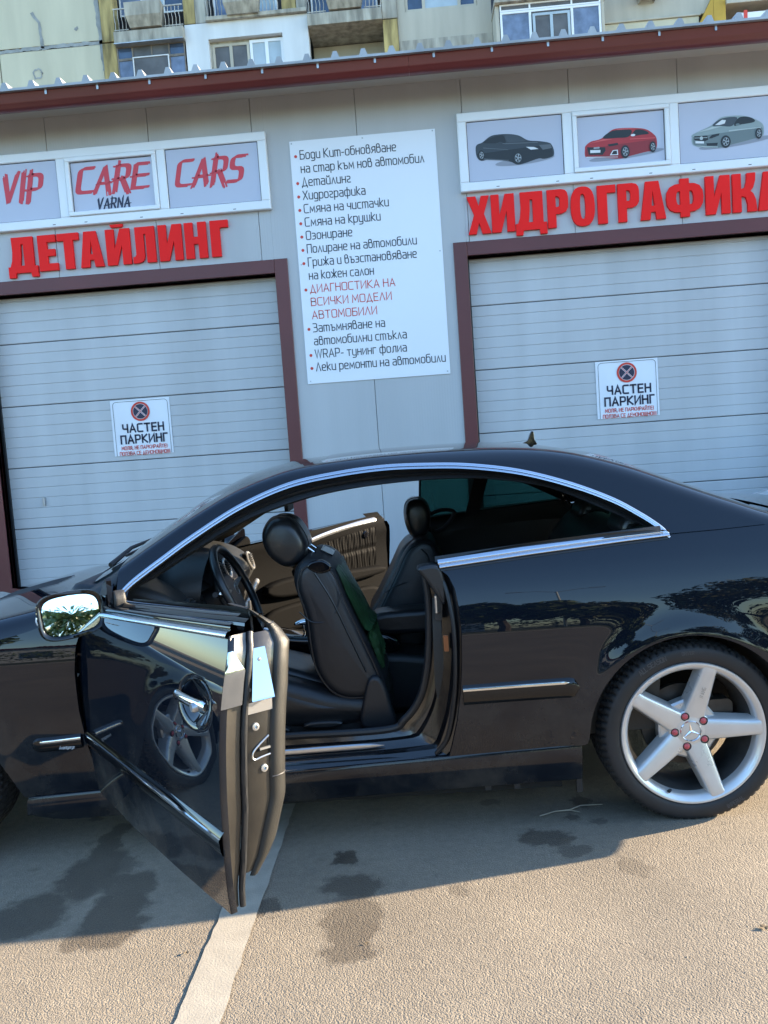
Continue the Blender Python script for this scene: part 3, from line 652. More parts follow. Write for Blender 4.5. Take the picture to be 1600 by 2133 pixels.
# picture windows
def window(x0, name_label):
    w = empty('picture_window', (x0, -.001, 3.355), 0, name_label); w.parent = gar
    def q(mbx, n, m, **k): mbx.xf(lambda p: (p[0]-x0, p[1]-(YW-.001), p[2]-3.355)); return mbx.build(n, m, w, smooth=False, **k)
    F, y0, y1 = .072, YW-.044, YW-.001; zb, zt = 3.362, 3.980; x3 = x0+2.60
    fr = MB()
    for a, b, c, d in ((x0, x3, zt-F, zt), (x0, x3, zb, zb+F), (x0, x0+F, zb+F, zt-F), (x3-F, x3, zb+F, zt-F),
                       (x0+.84, x0+.917, zb+F, zt-F), (x0+1.683, x0+1.757, zb+F, zt-F)):
        fr.bbox(a+.0004, b-.0004, y0, y1, c, d, .006)
    q(fr, 'frame', 'upvc')
    sa = MB(); sx0, sx1 = x0+.9175, x0+1.6825; s = .036
    for a, b, c, d in ((sx0, sx1, zt-F-s, zt-F-.001), (sx0, sx1, zb+F+.001, zb+F+s), (sx0, sx0+s, zb+F+s, zt-F-s), (sx1-s, sx1, zb+F+s, zt-F-s)):
        sa.bbox(a+.0005, b-.0005, y0-.012, y1, c, d, .005)
    q(sa, 'sash', 'upvc')
    for a, b, c, d in ((x0+F, x0+.84, zb+F, zt-F), (sx0+s, sx1-s, zb+F+s, zt-F-s), (x0+1.757, x3-F, zb+F, zt-F)):
        p = MB(); p.box(a, b, YW-.028, YW-.02, c, d); q(p, 'pane', 'film')
        g = MB()
        for e in ((a, b, d-.005, d), (a, b, c, c+.005), (a, a+.005, c+.005, d-.005), (b-.005, b, c+.005, d-.005)): g.box(*e[:2], YW-.0295, YW-.0285, *e[2:])
        q(g, 'gasket', 'rubber')
    for k in (.30, .78, 1.05, 1.52, 1.86, 2.3): d = MB(); d.box(x0+k-.012, x0+k+.012, y0-.001, y0+.001, zb+.018, zb+.023); q(d, 'drain_slot', 'joint')
    return w, q
w1, q1 = window(-3.697, 'white framed three pane window reading VIP CARE CARS, left door')
w2, q2 = window(.461, 'white framed three pane window showing three car pictures')
yp = YW-.0292
mb = MB(); brush_text(mb, 'VIP', -3.34, -2.99, 3.60, 3.80, yp, .165, .22, 3); q1(mb, 'brush_lettering', 'redprint')
mb = MB(); brush_text(mb, 'CARE', -2.70, -2.10, 3.625, 3.815, yp, .16, .24, 5); q1(mb, 'brush_lettering', 'redprint')
mb = MB(); brush_text(mb, 'VARNA', -2.545, -2.262, 3.482, 3.560, yp, .15, .2, 7); q1(mb, 'brush_lettering', 'navy')
mb = MB(); brush_text(mb, 'CARS', -1.865, -1.29, 3.61, 3.805, yp, .16, .24, 9); q1(mb, 'brush_lettering', 'redprint')
PR = {
'k_body':[(0.6,3.698),(0.615,3.728),(0.656,3.74),(0.714,3.779),(0.771,3.792),(0.874,3.788),(0.953,3.769),(1.023,3.727),(1.109,3.713),(1.188,3.694),(1.211,3.673),(1.226,3.628),(1.217,3.586),(1.149,3.57),(1.102,3.577),(0.981,3.548),(0.924,3.545),(0.862,3.574),(0.704,3.603),(0.639,3.598),(0.606,3.632)],
'k_glass':[(0.66,3.737),(0.721,3.769),(0.786,3.782),(0.829,3.778),(0.842,3.721),(0.775,3.724)],
'k_wind':[(0.845,3.78),(0.922,3.773),(1.002,3.726),(0.935,3.722),(0.863,3.725)],
'k_light':[(1.004,3.676),(1.067,3.67),(1.106,3.651),(1.042,3.651)],'k_grille':[(1.108,3.682),(1.203,3.68),(1.209,3.649),(1.137,3.642)],
'r_body':[(1.472,3.616),(1.48,3.644),(1.525,3.673),(1.607,3.689),(1.691,3.747),(1.768,3.756),(1.892,3.746),(1.967,3.728),(2.022,3.686),(2.042,3.651),(2.042,3.59),(2.016,3.555),(1.969,3.557),(1.825,3.534),(1.747,3.52),(1.624,3.537),(1.499,3.551),(1.471,3.564)],
'r_glass':[(1.846,3.687),(1.881,3.733),(1.948,3.724),(1.984,3.694),(1.918,3.69)],'r_wind':[(1.617,3.691),(1.7,3.742),(1.843,3.737),(1.822,3.684),(1.726,3.683)],
'r_grille':[(1.489,3.631),(1.632,3.618),(1.636,3.593),(1.61,3.562),(1.5,3.571)],'r_plate':[(1.514,3.606),(1.594,3.601),(1.593,3.58),(1.513,3.583)],
'r_light':[(1.652,3.638),(1.734,3.645),(1.738,3.628),(1.666,3.621)],'r_fog':[(1.667,3.552),(1.693,3.59),(1.732,3.591),(1.734,3.549)],
's_body':[(2.319,3.632),(2.33,3.659),(2.469,3.712),(2.546,3.766),(2.613,3.775),(2.726,3.768),(2.809,3.738),(2.873,3.695),(2.884,3.648),(2.875,3.602),(2.813,3.584),(2.633,3.553),(2.529,3.537),(2.415,3.549),(2.336,3.57),(2.318,3.599)],
's_wind':[(2.483,3.712),(2.556,3.76),(2.678,3.759),(2.638,3.697),(2.554,3.703)],'s_glass':[(2.652,3.698),(2.692,3.755),(2.763,3.756),(2.813,3.73),(2.803,3.71),(2.714,3.702)],
's_grille':[(2.339,3.644),(2.442,3.638),(2.448,3.607),(2.417,3.595),(2.337,3.613)],'s_plate':[(2.346,3.604),(2.413,3.598),(2.412,3.58),(2.346,3.587)],
's_light':[(2.451,3.616),(2.476,3.641),(2.537,3.648),(2.532,3.632),(2.47,3.614)],'s_low':[(2.431,3.58),(2.521,3.577),(2.515,3.554),(2.435,3.561)]}
PC = {n: mat('car_picture_'+n, c, .5) for n, c in dict(k=(.035,.045,.055), k2=(.10,.115,.13), dk=(.014,.018,.022), gl=(.05,.062,.075), r=(.40,.028,.035), r2=(.25,.02,.026), rh=(.62,.10,.10), s=(.25,.31,.31), s2=(.14,.18,.185), sh=(.42,.48,.48), pl=(.66,.68,.70), sd=(.25,.265,.31), wh=(.30,.33,.35)).items()}
def shrink(P, k, dx=0, dz=0):
    c = np.mean(P, 0); return [(c[0]+(p[0]-c[0])*k+dx, c[1]+(p[1]-c[1])*k+dz) for p in P]
def sm(P): return [tuple(p) for p in catmull(P, 4, True)]
def carprint(key, body, dark, hi, wheels, extra, shadow):
    layers = [(shadow, 'sd'), (sm(PR[key+'_body']), body)]
    B = np.array(PR[key+'_body']); x0, x1 = B[:, 0].min(), B[:, 0].max(); n = len(B)
    zc = B[:, 1].mean()
    low = [(p[0], min(p[1], zc-.012+.03*(p[0]-x0)/(x1-x0))) for p in shrink(PR[key+'_body'], .965, 0, -.002)]
    layers.append((sm(low), dark))
    for a, b in extra: layers.append((a, b))
    for (wx, wz, a, b) in wheels:
        layers += [(ellipse(wx, wz, a*1.12, b*1.10), 'dk'), (ellipse(wx, wz, a, b), 'dk'), (ellipse(wx+.002, wz, a*.72, b*.74), 'wh')]
        for k in range(5):
            t = k*72+20; layers.append(([(wx+.002, wz), (wx+.002+a*.66*math.cos(R(t)), wz+b*.68*math.sin(R(t))), (wx+.002+a*.66*math.cos(R(t+40)), wz+b*.68*math.sin(R(t+40)))], 'dk'))
        layers.append((ellipse(wx+.002, wz, a*.18, b*.2), 'wh'))
    mb = MB(); mats = []
    for i, (P, c) in enumerate(layers):
        if c not in mats: mats.append(c)
        mb.prism([P], yp-.0002*i, 0, mats.index(c), side=False)
    q2(mb, 'car_picture', [PC[c] for c in mats])
carprint('k', 'k', 'dk', 'k2', [(.643, 3.640, .024, .037), (.934, 3.594, .036, .046)],
         [(sm(PR['k_glass']), 'dk'), (sm(PR['k_wind']), 'gl'), (PR['k_light'], 'pl'), (PR['k_grille'], 'k2'), ([(.76,3.727),(.84,3.719),(1.1,3.706),(1.1,3.700),(.84,3.711)], 'k2'), ([(.66,3.70),(.86,3.668),(.86,3.664),(.66,3.694)], 'k2'), ([(.62,3.62),(.86,3.585),(.86,3.58),(.62,3.61)], 'k2'), (ellipse(.80, 3.722, .02, .01), 'k')],
         ellipse(.99, 3.572, .24, .03, rot=.06))
carprint('r', 'r', 'r2', 'rh', [(1.790, 3.570, .031, .046), (2.008, 3.589, .023, .038)],
         [(sm(PR['r_wind']), 'dk'), (sm(PR['r_glass']), 'dk'), ([(1.70,3.745),(1.84,3.741),(1.9,3.744),(1.77,3.752)], 'rh'), (PR['r_grille'], 'dk'), (PR['r_plate'], 'pl'), (PR['r_light'], 'dk'), (PR['r_fog'], 'pl'), (shrink(PR['r_fog'], .68), 'dk'), ([(1.50,3.656),(1.62,3.682),(1.70,3.675),(1.60,3.668)], 'rh'), ([(1.83,3.668),(2.03,3.66),(2.03,3.655),(1.83,3.661)], 'rh'), ([(1.48,3.556),(1.73,3.536),(1.73,3.532),(1.48,3.55)], 'pl'), (ellipse(1.857, 3.693, .018, .009), 'pl')] +
         [(ellipse(1.548+.011*k, 3.618, .0075, .0075, 14), 'wh') for k in range(4)],
         ellipse(1.80, 3.545, .30, .026, rot=.07))
carprint('s', 's', 's2', 'sh', [(2.582, 3.579, .035, .044), (2.841, 3.620, .023, .038)],
         [(sm(PR['s_wind']), 'gl'), ([(2.505,3.715),(2.56,3.75),(2.59,3.745),(2.58,3.72),(2.54,3.712)], 'pl'), (sm(PR['s_glass']), 'dk'), (PR['s_grille'], 'dk'), (PR['s_plate'], 'pl'), (PR['s_light'], 'dk'), (PR['s_low'], 'dk'), ([(2.36,3.668),(2.48,3.702),(2.56,3.70),(2.45,3.680)], 'sh'), ([(2.61,3.665),(2.86,3.668),(2.86,3.663),(2.61,3.655)], 'sh'), ([(2.34,3.63),(2.44,3.625),(2.44,3.621),(2.34,3.626)], 'sh'), ([(2.33,3.572),(2.43,3.556),(2.52,3.546),(2.52,3.54),(2.42,3.55)], 'sh'), (ellipse(2.393, 3.622, .013, .014), 'sh'), (ellipse(2.68, 3.703, .016, .008), 's2')],
         ellipse(2.66, 3.566, .29, .027, rot=.08))

# red block letters over the doors
def block_row(word, spans, z0, h, label):
    t = empty('shop_lettering', (spans[0][0], YW-.001, z0), 0, label, 'sign', 'red block words over the garage doors')
    for ch, (a, b) in zip(word, spans):
        w, polys = BLK[ch]; mb = MB()
        for loops in polys:
            mb.prism([[(a+(p[0]/w)*(b-a)-spans[0][0], p[1]*h) for p in l] for l in loops], -.026, -.001)
        mb.build('letter', 'red', t, smooth=False)
block_row('ДЕТАЙЛИНГ', [(-3.352, -3.100), (-3.085, -2.925), (-2.918, -2.735), (-2.733, -2.535), (-2.505, -2.300), (-2.285, -2.090), (-2.060, -1.862), (-1.838, -1.655), (-1.622, -1.470)], 3.018, .292, 'raised red word ДЕТАЙЛИНГ over the left garage door')
block_row('ХИДРОГРАФИКА', [(.503, .690), (.697, .885), (.890, 1.142), (1.150, 1.318), (1.338, 1.530), (1.553, 1.700), (1.716, 1.886), (1.893, 2.095), (2.100, 2.395), (2.412, 2.605), (2.625, 2.815), (2.825, 3.03)], 3.024, .300, 'raised red word ХИДРОГРАФИКА over the right garage door')

# services board
sb = empty('services_board', (-.31, YW-.001, 1.918), 0, 'tall white board listing car services between the two doors', 'sign')
def qs(mbx, n, m): mbx.xf(lambda p: (p[0]+.31, p[1]-(YW-.001), p[2]-1.918)); return mbx.build(n, m, sb, smooth=False)
mb = MB(); mb.bbox(-.910, .284, YW-.007, YW-.001, 1.918, 3.891, .001); qs(mb, 'board', 'white')
TX = [('Боди Кит-обновяване', .785, 1, 0), ('на стар към нов автомобил', 1.007, 0, 0), ('Детайлинг', .397, 1, 0), ('Хидрографика', .511, 1, 0), ('Смяна на чистачки', .695, 1, 0), ('Смяна на крушки', .62, 1, 0),
      ('Озониране', .379, 1, 0), ('Полиране на автомобили', .903, 1, 0), ('Грижа и възстановяване', .896, 1, 0), ('на кожен салон', .534, 0, 0), ('ДИАГНОСТИКА НА', .704, 1, 1), ('ВСИЧКИ МОДЕЛИ', .667, 0, 1), ('АВТОМОБИЛИ', .537, 0, 1),
      ('Затъмняване на', .596, 1, 0), ('автомобилни стъкла', .769, 0, 0), ('WRAP- 1ун2н3 фо42а', .762, 1, 0), ('Леки ремонти на автомобили', 1.078, 1, 0)]
for i, (t, wd, bul, red) in enumerate(TX):
    z = 3.748-.1076*i-.004; mb = MB()
    text_flat(mb, t, -.829, z, .0475 if not red else .0435, YW-.0082, .078, wd, .28); qs(mb, 'text_line', 'redprint2' if red else 'grprint')
    if bul: mb = MB(); mb.prism([ellipse(-.866, z+.024, .0125, .0125, 18)], YW-.0082, 0, side=False); qs(mb, 'bullet_mark', 'redprint2')
for x, z in ((-.893, 3.872), (-.31, 3.868), (.262, 3.876), (-.888, 2.90), (.262, 2.92), (-.885, 1.94), (.262, 1.94)):
    mb = MB(); mb.prism([ellipse(x, z, .006, .006, 10)], YW-.0095, YW-.007); qs(mb, 'screw', 'zinc')
# no parking sheets on the doors
def nopark(cx, z0, w, h, label, seed):
    s = empty('no_parking_sheet', (cx, YW+.1165, z0), 0, label, 'sign', 'no parking sheets on the garage doors')
    ww = w/2
    def q(mbx, n, m): return mbx.build(n, m, s, smooth=False)
    rg = random.Random(seed); mb = MB()
    mb.grid([[(-ww+w*i/12, -.0035-.0015*math.sin(i*.9+j*.6+seed), h*j/10) for j in range(11)] for i in range(13)], 0); q(mb, 'sheet', 'white')
    Y = -.0062
    mb = MB(); L = rrect(-ww+.022, ww-.018, -.03, h-.014, .03); vs, fs = ribbon([p for p in L if p[1] > .0]+[], .0016)
    P = [p for p in L if p[1] > 0]; k = max(range(len(P)), key=lambda i: -P[i][1] if P[i][0] > 0 else -9); P = [(ww-.018, .004)]+[p for p in P]+[(-ww+.022, .004)]
    vs, fs = ribbon(P, .0016); mb.add([(v[0], Y, v[1]) for v in vs], fs); q(mb, 'border_line', 'grprint')
    cz = h-.105; mb = MB()
    mb.prism([ellipse(0, cz, .083, .083, 40), ellipse(0, cz, .066, .066, 40)[::-1]], Y, 0, side=False); q(mb, 'red_ring', 'redprint2')
    mb = MB(); mb.prism([ellipse(0, cz, .062, .062, 40)], Y, 0, side=False); q(mb, 'blue_disc', 'navy')
    mb = MB()
    for sgn in (1, -1):
        for o in (-.0045, .0045):
            d = .062*.7071; vs, fs = ribbon([(-d-o*.7*sgn, cz-d*sgn+o*.7), (d-o*.7*sgn, cz+d*sgn+o*.7)], .0015); mb.add([(v[0], Y-.0003, v[1]) for v in vs], fs)
    q(mb, 'white_cross', 'print_white')
    mb = MB()
    for sgn in (1, -1):
        d = .062*.7071; vs, fs = ribbon([(-d, cz-d*sgn), (d, cz+d*sgn)], .0022); mb.add([(v[0], Y-.0005, v[1]) for v in vs], fs)
    q(mb, 'red_cross', 'redprint2')
    mb = MB(); text_flat(mb, 'ЧАСТЕН', 0, h-.277, .046, Y, .155, .355, .36, cx=.012); q(mb, 'text_line', 'navy')
    mb = MB(); text_flat(mb, 'ПАРКИНГ', 0, h-.372, .046, Y, .155, .405, .36, cx=.012); q(mb, 'text_line', 'navy')
    mb = MB(); text_flat(mb, 'МО5Я, НЕ ПАРКИРАЙТЕ!', 0, h-.427, .020, Y, .13, .40, .34, cx=.008); q(mb, 'text_line', 'redprint2')
    mb = MB(); text_flat(mb, 'ПО5ЗВА СЕ ДЕНОНОЩНО!!!', 0, h-.474, .020, Y, .13, .44, .34, cx=.008); q(mb, 'text_line', 'redprint2')
nopark(-2.394, 1.432, .520, .478, 'no parking sheet taped to the left garage door', 1)
nopark(1.757, 1.455, .516, .478, 'no parking sheet taped to the right garage door', 2)
# ------------------------------------------------------------------ apartment block behind
YA = 30.0
M['render_cream'] = mat('cream_render', (.50, .465, .345), .85, var=(.7, .10), bump=(14, .2, .01))
M['render_beige'] = mat('beige_render', (.43, .40, .33), .85, var=(.9, .13), bump=(14, .2, .01))
M['render_white'] = mat('white_render', (.60, .62, .63), .8, var=(.8, .12))
M['ochre'] = mat('peeling_ochre', (.33, .25, .10), .85, var=(2.2, .55), bump=(9, .4, .02))
M['oldconc'] = mat('weathered_concrete', (.33, .31, .26), .9, var=(2.0, .42), bump=(12, .4, .02))
M['joint_fill'] = mat('grey_joint_filler', (.27, .28, .275), .9, var=(3, .25))
M['apt_glass'] = mat('apartment_glass', (.035, .06, .11), .06, coat=.5, var=(1.5, .4))
M['curtain'] = mat('blue_curtain', (.13, .18, .28), .7, var=(3, .3)); M['blind'] = mat('light_blind', (.36, .44, .50), .7, var=(2, .1))
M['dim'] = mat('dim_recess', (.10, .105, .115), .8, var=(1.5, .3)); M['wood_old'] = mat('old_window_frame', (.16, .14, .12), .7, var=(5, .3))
M['railing'] = mat('pale_railing', (.42, .40, .36), .6, var=(6, .3)); M['yellow'] = mat('yellow_panel', (.42, .26, .035), .7, var=(2, .15))
for q_ in ('render_cream', 'render_beige', 'render_white', 'oldconc', 'ochre'): streak(q_, 2.2, .35)
ap = empty('apartment_building', (0, YA, 0), 0, 'weathered panel apartment block rising behind the garage roof', 'building')
def pb(mbx, n, m, parent=None, **k):
    if parent is None: mbx.xf(lambda p: (p[0], p[1]-YA, p[2]))
    return mbx.build(n, m, parent or ap, smooth=False, **k)
def blk(n, m, *bs):
    mb = MB()
    for b in bs: mb.bbox(*b, .01)
    return pb(mb, n, m)
blk('wall_panel', 'render_cream', (-30, -14.22, YA, YA+.4, 0, 16.38)); blk('wall_panel', 'render_cream', (-30, -14.22, YA, YA+.4, 16.42, 21))
blk('wall_panel', 'render_cream', (-14.18, -10.42, YA, YA+.4, 0, 16.36)); blk('wall_panel', 'render_cream', (-14.18, -10.42, YA, YA+.4, 16.50, 21))
mb = MB(); rg = random.Random(8)
def wobble(P, w):
    out = []
    for i in range(len(P)-1):
        a, b = np.array(P[i]), np.array(P[i+1]); n = max(2, int(np.hypot(*(b-a))/.12))
        out += [tuple(a+(b-a)*k/n+np.array((rg.uniform(-.02, .02), rg.uniform(-.02, .02)))) for k in range(n)]
    out.append(P[-1]); vs, fs = ribbon(out, w/2)
    mb.add([(v[0]+rg.uniform(-.02, .02), YA-.012, v[1]+rg.uniform(-.02, .02)) for v in vs], fs)
wobble([(-14.6, 16.40), (-12.4, 16.43), (-10.3, 16.42)], .13); wobble([(-10.5, 18.3), (-10.44, 16.4), (-10.38, 15.5)], .15)
wobble([(-12.85, 17.65), (-12.62, 17.3), (-12.58, 16.45)], .10); wobble([(x, z) for x, z in ellipse(-12.85, 15.55, .16, .16, 14)]+[(-12.69, 15.55)], .05)
wobble([(-11.3, 16.95), (-11.25, 16.99)], .09)
pb(mb, 'joint_filler', 'joint_fill')
blk('pilaster', 'ochre', (-10.36, -9.86, YA-.15, YA+.4, 0, 16.30)); blk('pilaster', 'ochre', (-10.34, -9.86, YA-.15, YA+.4, 16.34, 21))
def railing(x0, x1, z0, z1, y):
    mb = MB(); mb.box(x0, x1, y-.02, y+.02, z1-.04, z1); mb.box(x0, x1, y-.015, y+.015, z0+.06, z0+.09)
    x = x0+.05
    while x < x1: mb.tube([(x, y, z0+.0), (x+.02, y-.03, z0+.3), (x-.01, y-.03, z0+.5), (x, y, z1)], .013, 4, caps=False); x += .13
    pb(mb, 'balcony_railing', 'railing')
def planter(x0, x1, z0, z1):
    mb = MB(); d = .5
    mb.add([(x0, YA-.6, z1), (x1, YA-.6, z1), (x1, YA-.1, z1), (x0, YA-.1, z1), (x0+.02, YA-.58, z0+.32), (x1-.02, YA-.58, z0+.32), (x0+.1, YA-.4, z0), (x1-.1, YA-.4, z0), (x1-.1, YA-.1, z0), (x0+.1, YA-.1, z0)],
           [(0, 1, 2, 3), (4, 5, 1, 0), (6, 7, 5, 4), (6, 9, 8, 7), (0, 3, 9, 6, 4), (1, 5, 7, 8, 2), (3, 2, 8, 9)])
    pb(mb, 'planter_box', 'oldconc')
def awin(x0, x1, z0, z1, y, nm=2, frame='render_white', glass='apt_glass', F=.07, mull=None, parent_label=None, pm=None):
    f = MB(); xs = [x0+(x1-x0)*k/nm for k in range(nm+1)] if mull is None else mull
    for a, b, c, d in ((x0, x1, z1-F, z1), (x0, x1, z0, z0+F)): f.box(a, b, y-.06, y, c, d)
    for i, x in enumerate(xs):
        a, b = (x, x+F) if i == 0 else ((x-F, x) if i == len(xs)-1 else (x-F*.6, x+F*.6)); f.box(a, b, y-.06, y, z0+F, z1-F)
    o = pb(f, 'window', frame)
    for i in range(len(xs)-1):
        g = MB(); g.box(xs[i]+F*.6, xs[i+1]-F*.6, y-.03, y-.02, z0+F, z1-F); g.xf(lambda p: (p[0], p[1]-YA, p[2]))
        g.build('pane', (pm[i] if pm else glass), o, smooth=False)
    return o
# loggia A
blk('floor_slab', 'oldconc', (-9.855, -7.36, YA-.35, YA+1.6, 16.14, 16.56)); blk('floor_slab', 'oldconc', (-9.855, -7.36, YA-.35, YA+1.6, 13.3, 13.7))
railing(-9.84, -9.32, 16.57, 17.38, YA-.25); railing(-8.05, -7.36, 16.57, 17.34, YA-.25); planter(-9.32, -8.03, 16.62, 17.38)
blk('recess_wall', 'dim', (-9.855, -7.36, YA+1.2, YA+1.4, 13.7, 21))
awin(-9.85, -7.40, 15.68, 16.12, YA-.1, frame='wood_old', mull=[-9.85, -9.29, -8.6, -7.97, -7.40], F=.04, pm=['apt_glass', 'dim', 'dim', 'apt_glass'])
awin(-9.85, -7.40, 14.3, 15.68, YA-.1, frame='wood_old', mull=[-9.85, -9.29, -7.97, -7.40], F=.04, pm=['curtain', 'dim', 'curtain'])
awin(-9.28, -7.98, 14.9, 15.70, YA-.18, 1, frame='render_white', F=.035, glass='dim')
awin(-9.80, -7.36, 17.45, 19.0, YA+.5, 3, frame='render_white', F=.05, pm=['curtain', 'blind', 'apt_glass'])
blk('parapet_panel', 'oldconc', (-9.8, -7.4, YA-.18, YA-.1, 13.7, 14.3))
mb = MB(); mb.box(-9.84, -7.38, YA-.45, YA-.1, 16.10, 16.13); pb(mb, 'drip_sheet', 'zinc')
# pier between loggias, upper floor
blk('pier', 'ochre', (-7.355, -6.96, YA-.12, YA+.4, 16.70, 21)); blk('pier', 'oldconc', (-6.955, -6.57, YA-.10, YA+.4, 16.70, 21))
# white painted flat with its window
mb = MB()
for r in rects_minus(-7.355, -2.98, 13, 16.66, [(-6.54, -3.90, 14.4, 16.10)]): mb.box(r[0], r[1], YA-.14, YA+.3, r[2], r[3])
pb(mb, 'painted_wall', 'render_white')
mb = MB(); mb.box(-6.54, -3.9, YA+.12, YA+.3, 16.0, 16.10); mb.box(-6.54, -3.9, YA+.12, YA+.3, 14.4, 14.5); mb.box(-6.54, -6.48, YA+.05, YA+.3, 14.5, 16.0); pb(mb, 'reveal', 'oldconc')
awin(-6.47, -5.14, 14.5, 16.0, YA+.12, 2, frame='render_beige', glass='dim', F=.09); awin(-5.12, -3.91, 14.5, 16.03, YA+.10, 2, frame='upvc', glass='blind', F=.10)
# upper loggia over the white flat
blk('floor_slab', 'oldconc', (-6.56, -2.98, YA-.3, YA+1.6, 16.665, 16.80)); railing(-6.54, -5.88, 16.72, 17.45, YA-.25); planter(-5.86, -4.57, 16.74, 17.46); railing(-4.56, -3.88, 16.72, 17.35, YA-.25)
blk('pier', 'ochre', (-3.86, -3.36, YA-.1, YA+.4, 16.81, 21)); blk('pier', 'oldconc', (-3.34, -3.0, YA-.1, YA+.4, 16.81, 21))
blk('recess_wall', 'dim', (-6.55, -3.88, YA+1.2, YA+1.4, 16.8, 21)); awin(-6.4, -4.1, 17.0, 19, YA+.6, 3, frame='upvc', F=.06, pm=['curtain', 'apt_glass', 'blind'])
# loggia C
blk('floor_slab', 'oldconc', (-2.97, -.36, YA-.35, YA+1.6, 16.13, 16.53)); railing(-2.95, -2.3, 16.54, 17.3, YA-.25); planter(-2.28, -.98, 16.58, 17.05); railing(-.96, -.36, 16.54, 17.3, YA-.25)
blk('recess_wall', 'render_beige', (-2.97, -.36, YA+1.2, YA+1.4, 12, 16.1)); blk('recess_wall', 'dim', (-2.97, -.36, YA+1.2, YA+1.4, 16.54, 21)); awin(-2.9, -.5, 16.9, 19, YA+.8, 2, frame='upvc', F=.06, pm=['apt_glass', 'curtain'])
blk('parapet_panel', 'render_beige', (-2.97, -.36, YA-.2, YA-.05, 12, 14.6))
blk('pilaster', 'ochre', (-.35, .17, YA-.12, YA+.4, 0, 16.2)); blk('pilaster', 'oldconc', (-.35, .17, YA-.12, YA+.4, 16.23, 21))
# beige wall with dark blue window
mb = MB()
for r in rects_minus(.18, 3.46, 0, 21, [(.46, 2.98, 16.44, 18.1)]): mb.box(r[0], r[1], YA, YA+.3, r[2], r[3])
pb(mb, 'wall_panel', 'render_beige')
awin(.47, 2.97, 16.45, 18.1, YA+.12, 3, frame='render_beige', F=.09, mull=[.47, 1.12, 2.36, 2.97], pm=['apt_glass', 'blind', 'apt_glass'])
mb = MB(); mb.box(.2, 3.45, YA-.012, YA-.001, 14.2, 15.48); pb(mb, 'plaster_band', 'oldconc')
# glazed bay
blk('bay_parapet', 'render_white', (3.56, 7.08, YA-1.1, YA-.9, 16.02, 18)); blk('bay_slab', 'oldconc', (3.44, 7.2, YA-1.2, YA+.1, 15.86, 16.0)); blk('bay_side', 'render_beige', (3.47, 3.6, YA-1.0, YA+.1, 13, 15.85)); blk('bay_side', 'render_beige', (7.0, 7.1, YA-1.0, YA+.1, 13, 15.85))
awin(3.62, 6.98, 15.62, 15.85, YA-.98, 3, frame='upvc', F=.05, mull=[3.62, 4.62, 6.02, 6.98], glass='dim')
awin(3.62, 6.98, 14.0, 15.61, YA-.98, 3, frame='upvc', F=.07, mull=[3.62, 4.62, 6.02, 6.98], pm=['curtain', 'dim', 'curtain'])
awin(4.7, 5.94, 14.1, 15.45, YA-1.04, 2, frame='blind', F=.08, glass='dim')
blk('wall_panel', 'render_beige', (7.1, 11.0, YA, YA+.3, 15.44, 21)); blk('wall_panel', 'render_cream', (7.1, 10.55, YA-.03, YA+.3, 0, 15.36)); blk('string_course', 'render_beige', (7.1, 10.6, YA-.09, YA, 15.365, 15.435))
mb = MB(); mb.box(8.42, 9.12, YA-.5, YA-.1, 16.06, 16.6); mb.box(8.5, 8.54, YA-.45, YA, 15.94, 16.05); mb.box(9.0, 9.04, YA-.45, YA, 15.94, 16.05); pb(mb, 'air_conditioner', 'oldconc')
mb = MB(); mb.prism([[(10.5, 15.02), (10.99, 15.02), (10.99, 15.92)]], YA-.2, YA+.2); mb.prism([[(11.0, 14), (11.40, 14), (11.40, 21), (11.25, 21), (11.0, 15.9)]], YA-.2, YA+.2); pb(mb, 'yellow_panel', 'yellow')
blk('recess_wall', 'dim', (11.41, 30, YA+1, YA+1.3, 0, 21)); blk('floor_slab', 'render_beige', (11.41, 30, YA-.3, YA+1, 15.55, 15.7))
mb = MB(); mb.box(11.8, 30, YA-.2, YA-.15, 14.6, 15.25); pb(mb, 'balcony_screen', 'upvc'); mb = MB(); mb.box(12.0, 12.12, YA-.22, YA-.2, 15.0, 15.32); pb(mb, 'red_stripe', 'redprint2')
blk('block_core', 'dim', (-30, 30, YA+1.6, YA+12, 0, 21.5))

# ------------------------------------------------------------------ what stands behind the photographer (seen in paint and mirror)
M['bark'] = mat('bark', (.07, .055, .04), .9, bump=(12, .6, .03))
def leafmat(n, c, v):
    m = mat(n, c, .55, var=(1.2, v)); return m
M['leaf'] = leafmat('leaf_green', (.050, .085, .020), .45); M['leaf2'] = leafmat('leaf_olive', (.085, .105, .035), .4)
def crown(rg, rx, rz, n, size):
    mb = MB(); cl = []
    for _ in range(26):
        a, h = rg.uniform(0, 2*math.pi), rg.uniform(-.8, 1); rr_ = math.sqrt(max(.05, 1-h*h))*rg.uniform(.35, .95)
        cl.append((rx*rr_*math.cos(a), rx*rr_*math.sin(a), rz*h*.85, rg.uniform(.22, .42)*rx))
    for _ in range(n):
        cx, cy, cz, cr = rg.choice(cl); d = Vector((rg.gauss(0, 1), rg.gauss(0, 1), rg.gauss(0, 1))).normalized()*cr*rg.uniform(.55, 1.05)
        p = Vector((cx, cy, cz))+d; s = size*rg.uniform(.6, 1.4); u = Vector((rg.gauss(0, 1), rg.gauss(0, 1), rg.gauss(0, .6))).normalized(); w = u.cross(Vector((rg.gauss(0, 1), rg.gauss(0, 1), rg.gauss(0, 1)))).normalized()
        mb.add([p-u*s, p-w*s*.45, p+u*s, p+w*s*.45], [(0, 1, 2, 3)])
    return mb
